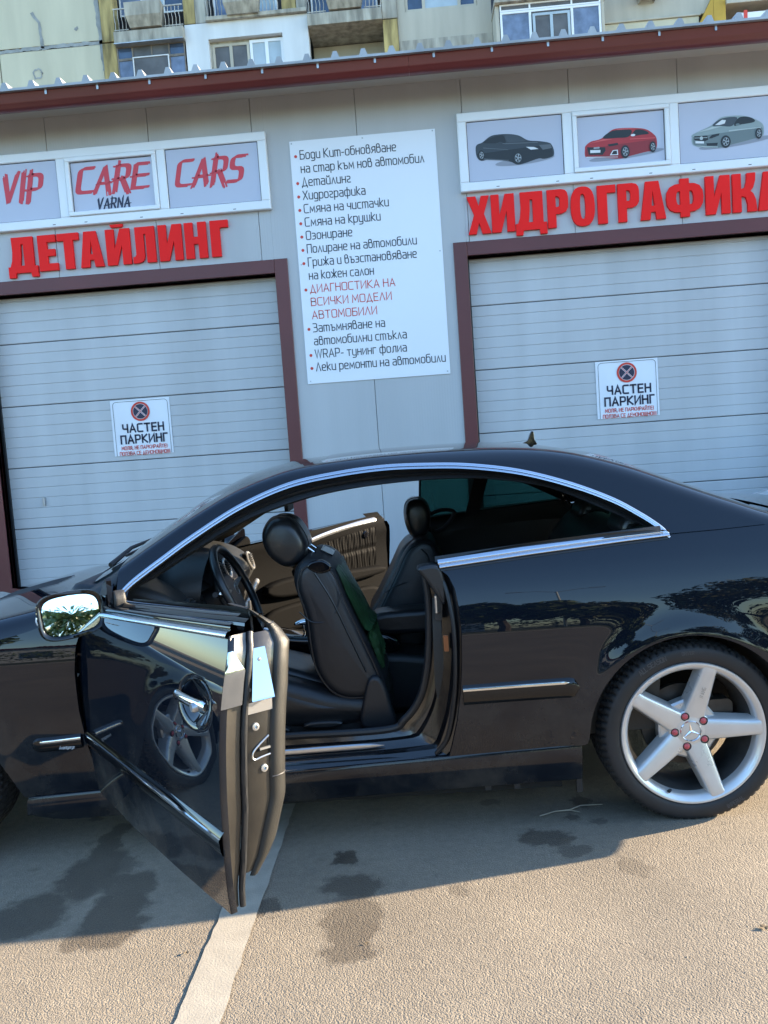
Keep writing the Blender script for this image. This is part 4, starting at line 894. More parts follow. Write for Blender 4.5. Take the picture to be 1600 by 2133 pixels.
def tree(x, y, h, rx, seed, mt, label):
    rg = random.Random(seed); t = empty('broadleaf_tree', (x, y, 0), 0, label, 'tree', 'trees across the road')
    mb = MB(); th = h*.35; mb.tube([(0, 0, -.1), (.05, 0, th*.5), (-.05, .05, th), (0, 0, h*.7)], [.2, .16, .13, .05], 8)
    for k in range(6):
        a = k*1.05; mb.tube([(0, 0, th), (math.cos(a)*rx*.3, math.sin(a)*rx*.3, th+h*.18), (math.cos(a)*rx*.6, math.sin(a)*rx*.6, th+h*.33)], [.09, .06, .02], 6)
    mb.build('trunk', 'bark', t)
    c = crown(rg, rx, h*.36, 7500, .23); c.xf(lambda p: (p[0], p[1], p[2]+h*.64)); c.build('crown', mt, t, smooth=False)
tree(-13.5, -17, 6.5, 3.0, 1, 'leaf', 'rounded green tree across the road, left of the lamp post'); tree(15.5, -26, 9, 4.4, 2, 'leaf2', 'large olive green tree across the road on the right')
tree(26, -27, 9, 4.4, 3, 'leaf', 'tall dark tree at the right end of the road'); tree(7.0, -23, 5.0, 2.8, 4, 'leaf2', 'low olive tree behind the lamp post'); tree(-27, -21, 7, 3.8, 5, 'leaf2', 'tree at the far left end of the road')
tree(3.2, -16.5, 5.2, 2.2, 6, 'leaf', 'small round tree opposite the garage'); tree(28, -21, 9, 4.2, 7, 'leaf2', 'big olive tree far right across the road')
mb = MB(); rg = random.Random(3)
for i in range(120):
    x = -60+i; d = crown(rg, 1.2, .9, 130, .14); d.xf(lambda p: (p[0]+x, p[1]-26, p[2]+.9+.5*math.sin(i*.7))); mb.add(d.v, d.f)
mb.build('hedge', 'leaf', smooth=False, kind='stuff', label='low hedge along the far side of the road')
lp = empty('street_lamp', (6.6, -24, 0), 0, 'tall grey double street lamp across the road', 'street lamp')
mb = MB(); mb.tube([(0, 0, 0), (0, 0, 4), (0, 0, 9)], [.075, .06, .05], 10); mb.build('pole', 'zinc', lp)
for s in (-1, 1):
    mb = MB(); mb.tube([(0, 0, 8.9), (s*.8, 0, 9.3), (s*1.6, 0, 9.4)], .035, 6); mb.build('arm', 'zinc', lp)
    mb = MB(); mb.bbox(s*1.6-.3, s*1.6+.3, -.1, .1, 9.36, 9.44, .02); mb.build('lamp_head', 'zinc', lp, smooth=False)
lb = empty('low_block', (-9, -34, 0), 0, 'long pale low building beyond the hedge', 'building')
mb = MB(); mb.box(-16, 14, -6, 0, 0, 3.6); mb.build('wall', 'render_white', lb, smooth=False)
mb = MB(); mb.box(-16.4, 14.4, -6.4, .4, 3.6, 4.0); mb.build('roof', 'maroon', lb, smooth=False)
for k in range(9):
    mb = MB(); mb.box(-14+k*3, -12.6+k*3, .002, .05, 1.2, 2.6); mb.build('window', 'apt_glass', lb, smooth=False)
# ------------------------------------------------------------------ the coupe: surface functions (x to the tail, y across, z up; rear axle at x=0)
def spl(tab):
    X = np.array([a for a, _ in tab], float); Y = np.array([b for _, b in tab], float)
    h = np.diff(X); d = np.diff(Y)/h; mm = np.zeros(len(X)); mm[0], mm[-1] = d[0], d[-1]
    for i in range(1, len(X)-1):
        mm[i] = 0 if d[i-1]*d[i] <= 0 else 3*(h[i-1]+h[i])/((2*h[i]+h[i-1])/d[i-1]+(h[i]+2*h[i-1])/d[i])
    def f(x):
        x = min(max(x, X[0]), X[-1]); i = min(max(int(np.searchsorted(X, x))-1, 0), len(h)-1); t = (x-X[i])/h[i]
        return float(Y[i]*(1+2*t)*(1-t)**2+mm[i]*h[i]*t*(1-t)**2+Y[i+1]*t*t*(3-2*t)+mm[i+1]*h[i]*t*t*(t-1))
    return f
_w = spl([(.08, .80), (.18, .838), (.30, .859), (.45, .871), (.58, .8725), (.68, .868), (.76, .859), (.84, .842), (.90, .823), (.94, .806), (1.0, .775), (1.06, .739), (1.13, .698), (1.2, .655), (1.26, .612), (1.30, .575), (1.34, .52), (1.4, .42)])
def W(x, z):
    v = _w(z)
    if x < -2.6: v -= .24*((-2.6-x)/.98)**2.2
    if x > .60: v -= .20*((x-.60)/.42)**2.4
    for xc in (-.012, -2.727):
        r = math.hypot(x-xc, z-.305); v += .016*math.exp(-((r-.35)/.06)**2)
    return v
He = spl([(-3.60, .50), (-3.55, .60), (-3.42, .68), (-3.1, .715), (-2.8, .762), (-2.65, .79), (-2.44, .836), (-2.236, .874), (-2.15, .895), (-2.02, .945), (-1.935, 1.0), (-1.8, 1.084), (-1.69, 1.15), (-1.52, 1.235), (-1.31, 1.297), (-1.17, 1.313), (-.99, 1.322), (-.81, 1.325), (-.63, 1.322), (-.456, 1.309), (-.325, 1.287), (-.125, 1.222), (.046, 1.149), (.217, 1.077), (.389, 1.016), (.52, .998), (.65, .992), (.8, .980), (.95, .955), (1.0, .90), (1.02, .7)])
Cr = spl([(-3.6, .03), (-3.2, .045), (-2.6, .05), (-2.2, .045), (-2.1, .062), (-1.94, .085), (-1.8, .088), (-1.6, .075), (-1.4, .048), (-1.2, .030), (-.8, .026), (-.3, .028), (-.1, .05), (.2, .055), (.45, .03), (1.0, .02)])
Rc = spl([(-3.6, .05), (-2.3, .06), (-2.0, .035), (-1.8, .026), (-1.2, .034), (-.6, .045), (0, .045), (.5, .04), (1.0, .03)])
def top_pts(x, nt=14, nc=6):
    """near half of the cross section from the corner start to the centre line"""
    h, c, r = He(x), Cr(x), Rc(x); ye = W(x, h)
    p0 = np.array((-W(x, h-r), h-r)); y2 = -(ye-1.35*r); topz = lambda y: h+c*(1-(y/ye)**2)
    p2 = np.array((y2, topz(y2))); p1 = np.array((-ye*1.0, h+.003))
    out = []
    for k in range(nc+1):
        t = k/nc; q = (1-t)**2*p0+2*t*(1-t)*p1+t*t*p2; out.append(tuple(q))
    for k in range(1, nt+1):
        y = y2*(1-k/nt); out.append((y, topz(y)))
    return out
CH = [tuple(p) for p in catmull([(-1.950,.898),(-1.925,.925),(-1.900,.950),(-1.868,.975),(-1.80,1.021),(-1.688,1.094),(-1.52,1.187),(-1.347,1.250),(-1.172,1.277),(-.995,1.289),(-.819,1.284),(-.68,1.272),(-.511,1.241),(-.349,1.189),(-.208,1.126),(-.12,1.070),(-.062,1.024),(-.036,.994)], 6)]
CHx = np.array([p[0] for p in CH]); CHz = np.array([p[1] for p in CH])
chz = lambda x: float(np.interp(x, CHx, CHz))
belt = lambda x: float(np.interp(x, [-2.1, -1.95, -.83, -.52, -.185, -.033, .144, .311, .6, .9, 1.0], [.853, .864, .936, .960, .982, .990, .9935, 1.000, .985, .955, .93]))
CUTR = [(-.838,.285),(-.822,.34),(-.803,.413),(-.785,.52),(-.775,.62),(-.770,.72),(-.772,.79),(-.782,.86),(-.800,.903),(-.832,.930)]
CUTF = [(-2.03,.225),(-2.04,.252),(-2.055,.325),(-2.075,.431),(-2.088,.534),(-2.091,.668),(-2.082,.755),(-2.058,.818),(-2.015,.850),(-1.955,.862)]
def arch(xc, r, a0, a1, n=30): return [(xc+r*math.cos(R(a0+(a1-a0)*k/n)), .305+r*math.sin(R(a0+(a1-a0)*k/n))) for k in range(n+1)]
def skin(mb, G, yf=None, fl=.020, m=0, edges=True):
    yf = yf or (lambda x, z: -W(x, z)); nu, nv = len(G), len(G[0])
    V = [[(p[0], yf(p[0], p[1]), p[1]) for p in row] for row in G]; mb.grid(V, m)
    if edges:   # folded edge all round
        loop = [V[i][0] for i in range(nu)]+[V[-1][j] for j in range(1, nv)]+[V[i][-1] for i in range(nu-2, -1, -1)]+[V[0][j] for j in range(nv-2, 0, -1)]
        g0 = G; gl = [g0[i][0] for i in range(nu)]+[g0[-1][j] for j in range(1, nv)]+[g0[i][-1] for i in range(nu-2, -1, -1)]+[g0[0][j] for j in range(nv-2, 0, -1)]
        L = np.array(gl); N = len(L); T = np.roll(L, -1, 0)-np.roll(L, 1, 0); T /= np.hypot(*T.T)[:, None]+1e-9; nn = np.stack([T[:, 1], -T[:, 0]], 1)
        rows = []
        for i, p in enumerate(loop):
            rows.append([p, (p[0]+nn[i][0]*.0012, p[1]+.0022, p[2]+nn[i][1]*.0012), (p[0]+nn[i][0]*.0008, p[1]+fl, p[2]+nn[i][1]*.0008)])
        mb.grid(rows, m, True, True)
def strip(mb, path, wd, bulge, yf, m=0, taper=(0, 0), cross=7, off=.001, flat=0):
    """raised moulding following path in (x,z); taper = rounded end lengths"""
    P = resample(path, max(24, len(path)*2)); n = len(P); T = np.gradient(P, axis=0); T /= np.hypot(*T.T)[:, None]; N = np.stack([-T[:, 1], T[:, 0]], 1)
    d = np.r_[0, np.cumsum(np.hypot(*np.diff(P, axis=0).T))]; Ltot = d[-1]; rows = []
    for i in range(n):
        k = 1.0
        if taper[0] and d[i] < taper[0]: k = min(k, math.sqrt(max(.001, 1-(1-d[i]/taper[0])**2)))
        if taper[1] and Ltot-d[i] < taper[1]: k = min(k, math.sqrt(max(.001, 1-(1-(Ltot-d[i])/taper[1])**2)))
        row = []
        for j in range(cross):
            t = -1+2*j/(cross-1); q = P[i]+N[i]*t*wd/2*k; b = bulge*k*(1-abs(t)**(2+flat))**(.5 if flat == 0 else .8)
            row.append((q[0], yf(q[0], q[1])-off*0-b if abs(t) < 1 else yf(q[0], q[1])+.002, q[1]))
        rows.append(row)
    mb.grid(rows, m)
YS = lambda x, z: -W(x, z)
def both(fn, name, mats, parent, **k):
    """build a near part and its mirror on the far side"""
    for s in (0, 1):
        mb = MB(); fn(mb)
        if s: mb.mirror()
        mb.build(name, mats, parent, **k)

def body_shell(car, P, interior=True):
    """fixed panels of the body; P = paint material"""
    # rear quarter panel
    def quarter(mb):
        B = resample([(-.838,.285), (-.60,.292), (-.372,.300)], 14).tolist()+arch(-.012, .352, 179, 2, 46)+resample([(.345,.31), (.62,.34), (.99,.42)], 14).tolist()
        T = [(x, belt(x)) for x in np.linspace(-.832, 1.0, 50)]; L = CUTR; Rr = [(.99,.42),(1.01,.52),(1.02,.7),(1.0,.93)]
        skin(mb, coons(B, Rr, T, L, 120, 56))
    both(quarter, 'rear_quarter_panel', P, car, angle=50)
    def fender(mb):
        B = [(-3.56,.24), (-3.08,.215)]+arch(-2.727, .358, 195, 12, 40)+[(-2.352,.33), (-2.33,.275), (-2.312,.234), (-2.03,.225)]
        T = [(x, He(x)-Rc(x)) for x in np.linspace(-3.56, -1.955, 40)]; T[-1] = (-1.955, .95)
        Rr = CUTF+[(-1.955,.95)]; L = [(-3.56,.24), (-3.60,.40), (-3.56, He(-3.56)-Rc(-3.56))]
        skin(mb, coons(B, Rr, T, L, 110, 50))
    both(fender, 'front_fender', P, car, angle=50)
    # roof shell with pillars
    xs = [-1.94+.0248*i for i in range(98)]; nc, nt, ns = 6, 14, 8
    def column(x):
        lb = chz(x) if -1.90 < x < -.036 else belt(x)
        if x <= -1.90: lb = .868
        h, r = He(x), Rc(x); lo = min(lb, h-r-.004)
        side = [(-W(x, lo+(h-r-lo)*k/ns), lo+(h-r-lo)*k/ns) for k in range(ns)]
        return [(x, y, z) for y, z in side+top_pts(x, nt, nc)]
    cols = [column(x) for x in xs]; inner = ns+nc+2
    roof, pil, ws, rw = MB(), MB(), MB(), MB()
    full = [c+[(p[0], -p[1], p[2]) for p in c[-2::-1]] for c in cols]; nf = len(full[0])
    def region(x0, x1, j0, j1, mbx, both_=True):
        ii = [i for i, x in enumerate(xs) if x0-1e-6 <= x <= x1+1e-6]
        rng_ = [(j0, j1)]+([(nf-1-j1, nf-1-j0)] if both_ else [])
        for a, b in rng_: mbx.grid([[full[i][j] for j in range(a, b+1)] for i in ii], 0)
    i_ws = min(range(len(xs)), key=lambda i: abs(xs[i]+1.22)); i_rw = min(range(len(xs)), key=lambda i: abs(xs[i]+.13)); i_bt = len(xs)-1
    region(xs[0], xs[i_ws], 0, inner, pil); region(xs[i_rw], xs[i_bt], 0, inner, pil)
    region(xs[i_ws], xs[i_rw], 0, nf-1, roof, False)
    k0 = len(roof.v); 
    roof.v += pil.v; roof.f += [tuple(i+k0 for i in f) for f in pil.f]; roof.m += pil.m
    me = roof.mesh('roof', P, True, 60); bm = bmesh.new(); bm.from_mesh(me); bmesh.ops.remove_doubles(bm, verts=bm.verts, dist=1e-5); bm.to_mesh(me); bm.free()
    me.polygons.foreach_set('use_smooth', [True]*len(me.polygons)); o = link(bpy.data.objects.new('roof', me)); o.parent = car
    # windshield: continues the surface forward to the cowl
    fx = [-2.13+.019*i for i in range(10)]+xs[:i_ws+1]; G = []
    for x in fx:
        t = top_pts(x, nt, nc)[nc+2:]; row = [(x, y, z-.004) for y, z in t]; G.append(row+[(p[0], -p[1], p[2]) for p in row[-2::-1]])
    ws.grid(G); ws.build('windshield', 'glass_clear', car, angle=60)
    G = []
    for x in xs[i_rw:i_bt+1]:
        t = top_pts(x, nt, nc)[nc+2:]; row = [(x, y, z-.004) for y, z in t]; G.append(row+[(p[0], -p[1], p[2]) for p in row[-2::-1]])
    rw.grid(G); rw.build('rear_window', 'glass_rear', car, angle=60)
    # hood, boot lid, cowl
    def lid(name, x0, x1, step, m, drop=0, j0=0):
        mb = MB(); G = []; n = int((x1-x0)/step)
        for i in range(n+1):
            x = x0+(x1-x0)*i/n; row = [(x, y, z-drop) for y, z in top_pts(x, 10, 6)[j0:]]; G.append(row+[(p[0], -p[1], p[2]) for p in row[-2::-1]])
        mb.grid(G); return mb.build(name, m, car, angle=55)
    lid('hood', -3.60, -2.135, .03, P); lid('boot_lid', .475, 1.0, .03, P); lid('cowl_panel', -2.132, -1.945, .02, 'dark', .014)
    mb = MB(); G = []
    for k in range(20):
        z = .42+.48*k/19; row = []
        for j in range(13): y = -W(.99, z)*(1-j/6); row.append((1.01+.05*(1-(y/.8)**2), y, z))
        G.append(row)
    mb.grid(G, 0, True); mb.build('rear_bumper', P, car)
    mb = MB(); G = []
    for k in range(16):
        z = .22+.30*k/15; row = []
        for j in range(17): y = -W(-3.57, z)*(1-j/8); row.append((-3.58-.12*(1-(y/.8)**2), y, z))
        G.append(row)
    mb.grid(G); mb.build('front_bumper', P, car)
    # chrome arch round the side windows, belt mouldings, seals
    inn = [(x, z-.012) for x, z in CH]
    both(lambda mb: (strip(mb, [(x, z-.004) for x, z in CH], .0125, .006, YS), strip(mb, [(x+.002*(x > -.3), z-.0155) for x, z in CH], .010, .0045, YS)), 'window_chrome', 'trimchrome', car, angle=60)
    both(lambda mb: (strip(mb, [(x, belt(x)+.012) for x in np.linspace(-.832, -.045, 30)], .0175, .004, YS, cross=5), strip(mb, [(x, belt(x)-.002) for x in np.linspace(-.828, -.034, 30)], .0125, .009, YS)), 'belt_chrome', 'trimchrome', car, angle=60)
    both(lambda mb: strip(mb, [(x, belt(x)-.013) for x in np.linspace(-.825, -.04, 30)], .010, .003, YS), 'belt_seal', 'rubber', car)
    # side glass behind the door
    def qglass(mb):
        B = [(x, belt(x)+.018) for x in np.linspace(-.842, -.09, 30)]; T = [(x, chz(x)-.03) for x in np.linspace(-.825, -.11, 30)]
        G = coons(B, [B[-1], T[-1]], T, [B[0], T[0]], 30, 10); mb.grid([[(p[0], YS(p[0], p[1])+.014, p[1]) for p in r] for r in G])
    mb = MB(); qglass(mb); mb.mirror(); mb.build('quarter_glass', 'glass_tint', car)
    mb = MB(); mb.tube([(-.842+.017*k/5, YS(-.85, .95+.3*k/5)+.014, .945+.305*k/5) for k in range(6)], .006, 6); mb.mirror(); mb.build('glass_edge_seal', 'rubber', car)
    mb = MB(); G = [[(x+.01*k, YS(x, .95+.04*k)+.02, .95+.04*k) for x in (-.60, -.53)] for k in range(8)]; mb.grid(G); mb.grid([[(p[0], p[1]+.02, p[2]) for p in r] for r in G]); mb.mirror(); mb.build('window_divider', 'dark', car)
def wheel(car, x, y, side, steer=0, spin=0):
    """alloy wheel with low-profile tyre; side -1 = near"""
    w = link(bpy.data.objects.new('wheel', None)); w.parent = car; w.location = (x, y, .305); w.rotation_euler = (0, 0, R(steer)+(math.pi if side > 0 else 0)); w.empty_display_size = .1
    def b(mb, n, m, **k):
        o = mb.build(n, m, None, **k); o.parent = w; return o
    # tyre: y=-.11 outer wall .. +.11 inner
    prof = [(.226, .10), (.245, .108), (.272, .114), (.296, .112), (.308, .102), (.314, .088), (.3165, .06), (.317, .03), (.317, 0), (.317, -.03), (.3165, -.06), (.314, -.084), (.3085, -.099), (.301, -.108), (.290, -.1125), (.276, -.1135), (.262, -.112), (.252, -.108), (.2465, -.101), (.238, -.096)]
    pp = resample(prof, 58); n = 300; G = []
    for k in range(n):
        a = 2*math.pi*k/n; row = []
        for r, yy in pp:
            g = 0
            if r > .3075:
                ph = (k/n*75+abs(yy)*9) % 1
                if ph < .27: g += .0085*(1 if abs(yy) > .045 else .6)
                if min(abs(abs(yy)-.028), abs(abs(yy)-.066)) < .0045: g += .007
            elif r > .300 and yy < 0:
                if (k/n*75+.02+abs(yy)*9) % 1 < .24: g += .0045
            rr_ = r-g; z = rr_*math.sin(a)
            if z < -.3035: z = -.3035-(abs(z)-.3035)*.1
            row.append((rr_*math.cos(a), yy, z))
        G.append(row)
    mb = MB(); mb.grid(G, 0, False, True)
    ty = b(mb, 'tyre', ['tyre', 'tread'], angle=28)
    mi = [1 if math.hypot(p.center.x, p.center.z) > .303 else 0 for p in ty.data.polygons]; ty.data.polygons.foreach_set('material_index', mi)
    # raised lettering on the sidewall
    mb = MB()
    def arc_text(t, mid, r, xh, mirror=False):
        paths, Wd = layout(t, .3)
        for p in paths:
            vs, fs = ribbon(p, .13)
            q = []
            for u, v in vs:
                if not mirror: ang = R(mid)-(u-Wd/2)*xh/r; rad = r+(v-.7)*xh
                else: ang = R(mid)+(u-Wd/2)*xh/r; rad = r-(v-.7)*xh
                q.append((rad*math.cos(ang), -.1142, rad*math.sin(ang)))
            mb.add(q, fs)
    arc_text('ALL SEASON', 118, .283, .0115); arc_text('DRIVER', 92, .283, .008); arc_text('IMPERIAL', -62, .281, .0095, True)
    if side < 0: b(mb, 'tyre_lettering', 'tyretext', smooth=False)
    mb = MB(); mb.lathe([(.2405, -.1105), (.2435, -.109)], 72); b(mb, 'rim_guard', 'tyretext')
    # rim: lip, barrel, spokes, hub
    ri = link(bpy.data.objects.new('rim', None)); ri.parent = w; ri.rotation_euler = (0, R(-spin), 0)
    def c(mb, n, m, **k):
        o = mb.build(n, m, None, **k); o.parent = w; o.rotation_euler = (0, R(-spin), 0); return o
    mb = MB(); mb.lathe([(.2475, -.098), (.2485, -.106), (.2460, -.1115), (.2415, -.1125), (.2370, -.1105), (.2290, -.1045), (.2230, -.098), (.2195, -.089), (.2165, -.070)], 96, flip=True)
    lipo = mb.build('rim', 'rim', w, angle=50)
    bpy.data.objects.remove(ri); ri = lipo; ri.rotation_euler = (0, R(-spin), 0)
    mb = MB(); mb.lathe([(.2165, -.070), (.205, -.04), (.200, .02), (.212, .09), (.235, .10)], 72, flip=True); c(mb, 'barrel', 'barrel')
    mb = MB()
    def spoke(a):
        ca_, sa_ = math.cos(a), math.sin(a); prof_ = []
        rad = [.040, .060, .085, .12, .16, .195, .215, .2275, .2345]; hw_ = [.0365, .0345, .0325, .0300, .0268, .0242, .0230, .0236, .0250]; yf_ = [-.078, -.0815, -.086, -.0925, -.099, -.1040, -.1068, -.1082, -.1078]
        rows = []
        for r, h, yy in zip(rad, hw_, yf_):
            pts = [(-h-.012, yy+.050), (-h-.0055, yy+.012), (-h-.0012, yy+.003), (-h+.0035, yy), (-h*.4, yy-.0012), (h*.4, yy-.0012), (h-.0035, yy), (h+.0012, yy+.003), (h+.0055, yy+.012), (h+.012, yy+.050)]
            rows.append([(r*ca_-t*sa_, yv, r*sa_+t*ca_) for t, yv in pts])
        mb.grid(rows, 0, True)
    for k in range(5): spoke(R(1.5+72*k))
    c(mb, 'spokes', 'rim', angle=38)
    # hub with recessed pentagon
    mb = MB(); pent = [(.106*math.cos(R(37.5+72*k+d)), .106*math.sin(R(37.5+72*k+d))) for k in range(5) for d in (-15, 15)]
    pin = [(p[0]*.93, p[1]*.93) for p in pent]; mb.prism([pin], -.0605, -.05); mb.grid([[(p[0]*k_, y_, p[1]*k_) for k_, y_ in ((.93, -.0605), (1, -.054), (1, -.02))] for p in pent], 0, True, True)
    mb.lathe([(0, -.0832), (.034, -.0832), (.0365, -.0825), (.040, -.082), (.050, -.0805), (.066, -.080), (.072, -.076), (.074, -.06)], 60, flip=True); c(mb, 'hub', 'rim', angle=40)
    bm_ = MB()
    for k in range(5):
        a = R(37.5+72*k); cx, cz = .0555*math.cos(a), .0555*math.sin(a)
        bm_.lathe([(.0128, -.0812), (.0125, -.076), (.0120, -.07)], 20, (cx, 0, cz))
        bo = MB(); bo.lathe([(0, -.0870), (.006, -.0862), (.0100, -.0835), (.0112, -.079), (.0112, -.07)], 16, (cx, 0, cz), flip=True); c(bo, 'bolt_cap', 'redcap', label='faded red bolt cap')
        ho = MB(); a2 = R(1.5+72*k); hx, hz = .060*math.cos(a2), .060*math.sin(a2)
        ho.lathe([(0, -.0812), (.0042, -.0812)], 14, (hx, 0, hz), flip=True) if k else None
        if k: c(ho, 'rim_hole', 'dark', smooth=False)
        ho = MB(); ho.prism([ellipse(cx+.0012, cz-.0012, .0150, .0150, 22), ellipse(cx, cz, .0112, .0112, 22)[::-1]], -.0818, 0, side=False); c(ho, 'bolt_recess', 'dark', smooth=False)
    # centre badge: ring and three-pointed star
    mb = MB(); mb.lathe([(.0325, -.0845), (.0345, -.0870), (.0368, -.0835)], 48, flip=True)
    for k in range(3):
        a = R(90+120*k+8)
        tip = (.0328*math.cos(a), .0328*math.sin(a)); l = (.0048*math.cos(a+R(60)), .0048*math.sin(a+R(60))); r_ = (.0048*math.cos(a-R(60)), .0048*math.sin(a-R(60)))
        mb.add([(0, -.0878, 0), (l[0], -.0848, l[1]), (tip[0], -.0850, tip[1]), (r_[0], -.0848, r_[1])], [(0, 2, 1), (0, 3, 2)])
    c(mb, 'star_badge', 'chrome', smooth=False)
    mb = MB(); text_flat(mb, '// AMG', 0, -.004, .0085, 0, .05); a = R(73.5)
    mb.xf(lambda p: ((.125+p[0])*math.cos(a)-p[2]*math.sin(a), -.0985-(p[0]*.17), (.125+p[0])*math.sin(a)+p[2]*math.cos(a))); 
    if side < 0: c(mb, 'engraved_mark', 'barrel', smooth=False)
    mb = MB(); mb.tube([(-.090, -.094, -.205), (-.088, -.104, -.197)], .006, 8); mb.tube([(-.088, -.104, -.197), (-.087, -.109, -.193)], .0045, 8); c(mb, 'valve', 'dark')
    # brake
    mb = MB(); mb.lathe([(.07, .0), (.145, .0), (.145, .02)], 48, flip=True); mb.lathe([(0, -.035), (.075, -.035), (.08, -.02)], 32, flip=True); b(mb, 'brake_disc', 'disc')
    mb = MB(); mb.prism([rrect(.075, .165, -.03, .09, .02)], -.035, .03); b(mb, 'brake_caliper', 'disc', smooth=False)
    return w

def seat(car, yc, lean, label=None):
    """front seat: part seat with cushion, backrest shell, headrest; lean picks the outline"""
    s = link(bpy.data.objects.new('front_seat', None)); s.parent = car; s.empty_display_size = .1
    def b(mb, n, m, **k):
        o = mb.build(n, m, None, angle=48, **k); o.parent = s; return o
    hw = .25
    if lean:   # driver's seat, back tipped forward
        back = [(-1.352,.905),(-1.330,.948),(-1.285,.966),(-1.235,.948),(-1.200,.905),(-1.165,.80),(-1.112,.665),(-1.058,.525),(-1.045,.455),(-1.09,.425),(-1.18,.422),(-1.25,.455),(-1.302,.54),(-1.318,.64),(-1.325,.755),(-1.350,.85)]
        head = [(-1.482,1.075),(-1.450,1.118),(-1.405,1.124),(-1.358,1.098),(-1.324,1.030),(-1.328,.975),(-1.360,.945),(-1.412,.940),(-1.462,.980),(-1.484,1.03)]
        posts = ((-1.350, 1.020), (-1.262, .945))
        rear = [(-1.205,.915),(-1.165,.80),(-1.112,.665),(-1.058,.525)]
    else:
        back = [(-.885,.915),(-.84,.925),(-.795,.90),(-.775,.82),(-.795,.70),(-.83,.56),(-.86,.44),(-.92,.40),(-1.02,.42),(-1.10,.50),(-1.115,.56),(-1.065,.64),(-.99,.77),(-.935,.87)]
        head = [(-.925,1.05),(-.905,1.09),(-.862,1.102),(-.82,1.085),(-.802,1.03),(-.812,.955),(-.85,.915),(-.895,.922),(-.92,.975)]
        posts = ((-.86, .95), (-.83, .88)); rear = [(-.79,.88),(-.775,.82),(-.795,.70),(-.83,.56)]
    mb = MB(); puff(mb, back, yc-hw, yc+hw, .045, K=6, N=60, bulge=.008); b(mb, 'backrest', 'vinyl')
    c0 = np.mean(back, 0); h0 = np.mean(head, 0)
    if lean: head = [(h0[0]+(p[0]-h0[0])*1.06+.006, h0[1]+(p[1]-h0[1])*1.06-.012) for p in head]
    mb = MB(); fr = [(p[0]-.012, p[1]) for p in back if True]
    fr = [(c0[0]+(p[0]-c0[0])*.93-.022, c0[1]+(p[1]-c0[1])*.94+.008) for p in back]; puff(mb, fr, yc-hw*.78, yc+hw*.78, .05, K=6, N=60); b(mb, 'backrest_cushion', 'leather')
    # piping seams on both flanks
    P = catmull(back, 6, True)
    for sg in (-1, 1):
        mb = MB()
        q = [(c0[0]+(p[0]-c0[0])*.90, yc+sg*(hw-.0005), c0[1]+(p[1]-c0[1])*.93) for p in P]; q.append(q[0]); mb.tube(q, .0028, 5, caps=False)
        q = [(p[0]-.055, yc+sg*(hw+.004), p[1]+.01) for p in catmull([(rear[0][0]-.015, rear[0][1]-.01)]+rear[1:], 8)]; mb.tube(q, .0034, 5); b(mb, 'piping', 'rubber')
    sm_ = [(-1.342,.775),(-1.30,.735),(-1.245,.735),(-1.205,.775),(-1.185,.835)] if lean else [(-1.04,.69),(-.98,.72),(-.90,.73),(-.81,.70)]
    for sg in (-1, 1):
        mb = MB(); mb.tube([(p[0], yc+sg*(hw+.0035), p[1]) for p in catmull(sm_, 6)], .0022, 5); b(mb, 'stitched_seam', 'rubber')
    # map pocket on the rear face with gathered hem
    mb = MB(); R_ = resample(catmull(rear, 8), 26); T = np.gradient(R_, axis=0); T /= np.hypot(*T.T)[:, None]; G = []
    for i, (p, t) in enumerate(zip(R_, T)):
        nx, nz = -t[1], t[0]; nx, nz = (nx, nz) if nx > 0 else (-nx, -nz); u = i/25; row = []
        for j in range(25):
            v = -1+2*j/24; y = yc+v*hw*.80; d = .006+.030*math.sin(math.pi*min(1, u*1.05))*(1-v*v)
            if u > .55: d += .010*math.sin(v*26+u*5)*min(1, (u-.55)*6)+.012*(u > .6 and u < .68)
            row.append((p[0]+nx*d, y, p[1]+nz*d))
        G.append(row)
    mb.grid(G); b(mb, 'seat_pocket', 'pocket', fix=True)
    mb = MB(); pillow(mb, head, yc-.145, yc+.145, 5.0); b(mb, 'headrest', 'leather_s')
    mb = MB(); ch_ = np.mean(head, 0); mb.tube([(ch_[0]+(p[0]-ch_[0])*1.003, yc-.062, ch_[1]+(p[1]-ch_[1])*1.003) for p in list(catmull(head, 5, True))+[head[0]]], .0025, 5, caps=False); b(mb, 'headrest_seam', 'rubber')
    mb = MB()
    for d in (-.070, .040): mb.tube([(posts[0][0], yc+d, posts[0][1]), (posts[1][0], yc+d, posts[1][1])], .0065, 8)
    b(mb, 'headrest_post', 'chrome')
    if lean:
        mb = MB(); puff(mb, [(-1.300,.935),(-1.288,.955),(-1.245,.960),(-1.215,.938),(-1.222,.918),(-1.262,.912)], yc-hw-.006, yc-hw+.02, .006, K=3, N=30); b(mb, 'release_lever', 'gloss')
    mb = MB(); tp = (-1.272, .958) if lean else (-.855, .918); mb.bbox(yc-.07, yc+.07, 0, .02, 0, .05); mb.v = [(tp[0]+p[1]*.4+p[2]*.9, p[0], tp[1]+p[1]-p[2]*.5) for p in mb.v]; b(mb, 'release_handle', 'gloss')
    cx = -1.36 if lean else -1.20; sh = 0 if lean else .18
    cu = [(-1.62,.50),(-1.58,.545),(-1.45,.525),(-1.25,.46),(-1.12,.44),(-1.05,.42),(-1.04,.36),(-1.2,.32),(-1.45,.33),(-1.6,.38),(-1.645,.44)]
    cu = [(x+sh, z) for x, z in cu]
    mb = MB(); puff(mb, cu, yc-hw, yc+hw, .05, K=6, N=60, bulge=.006); b(mb, 'cushion', 'leather')
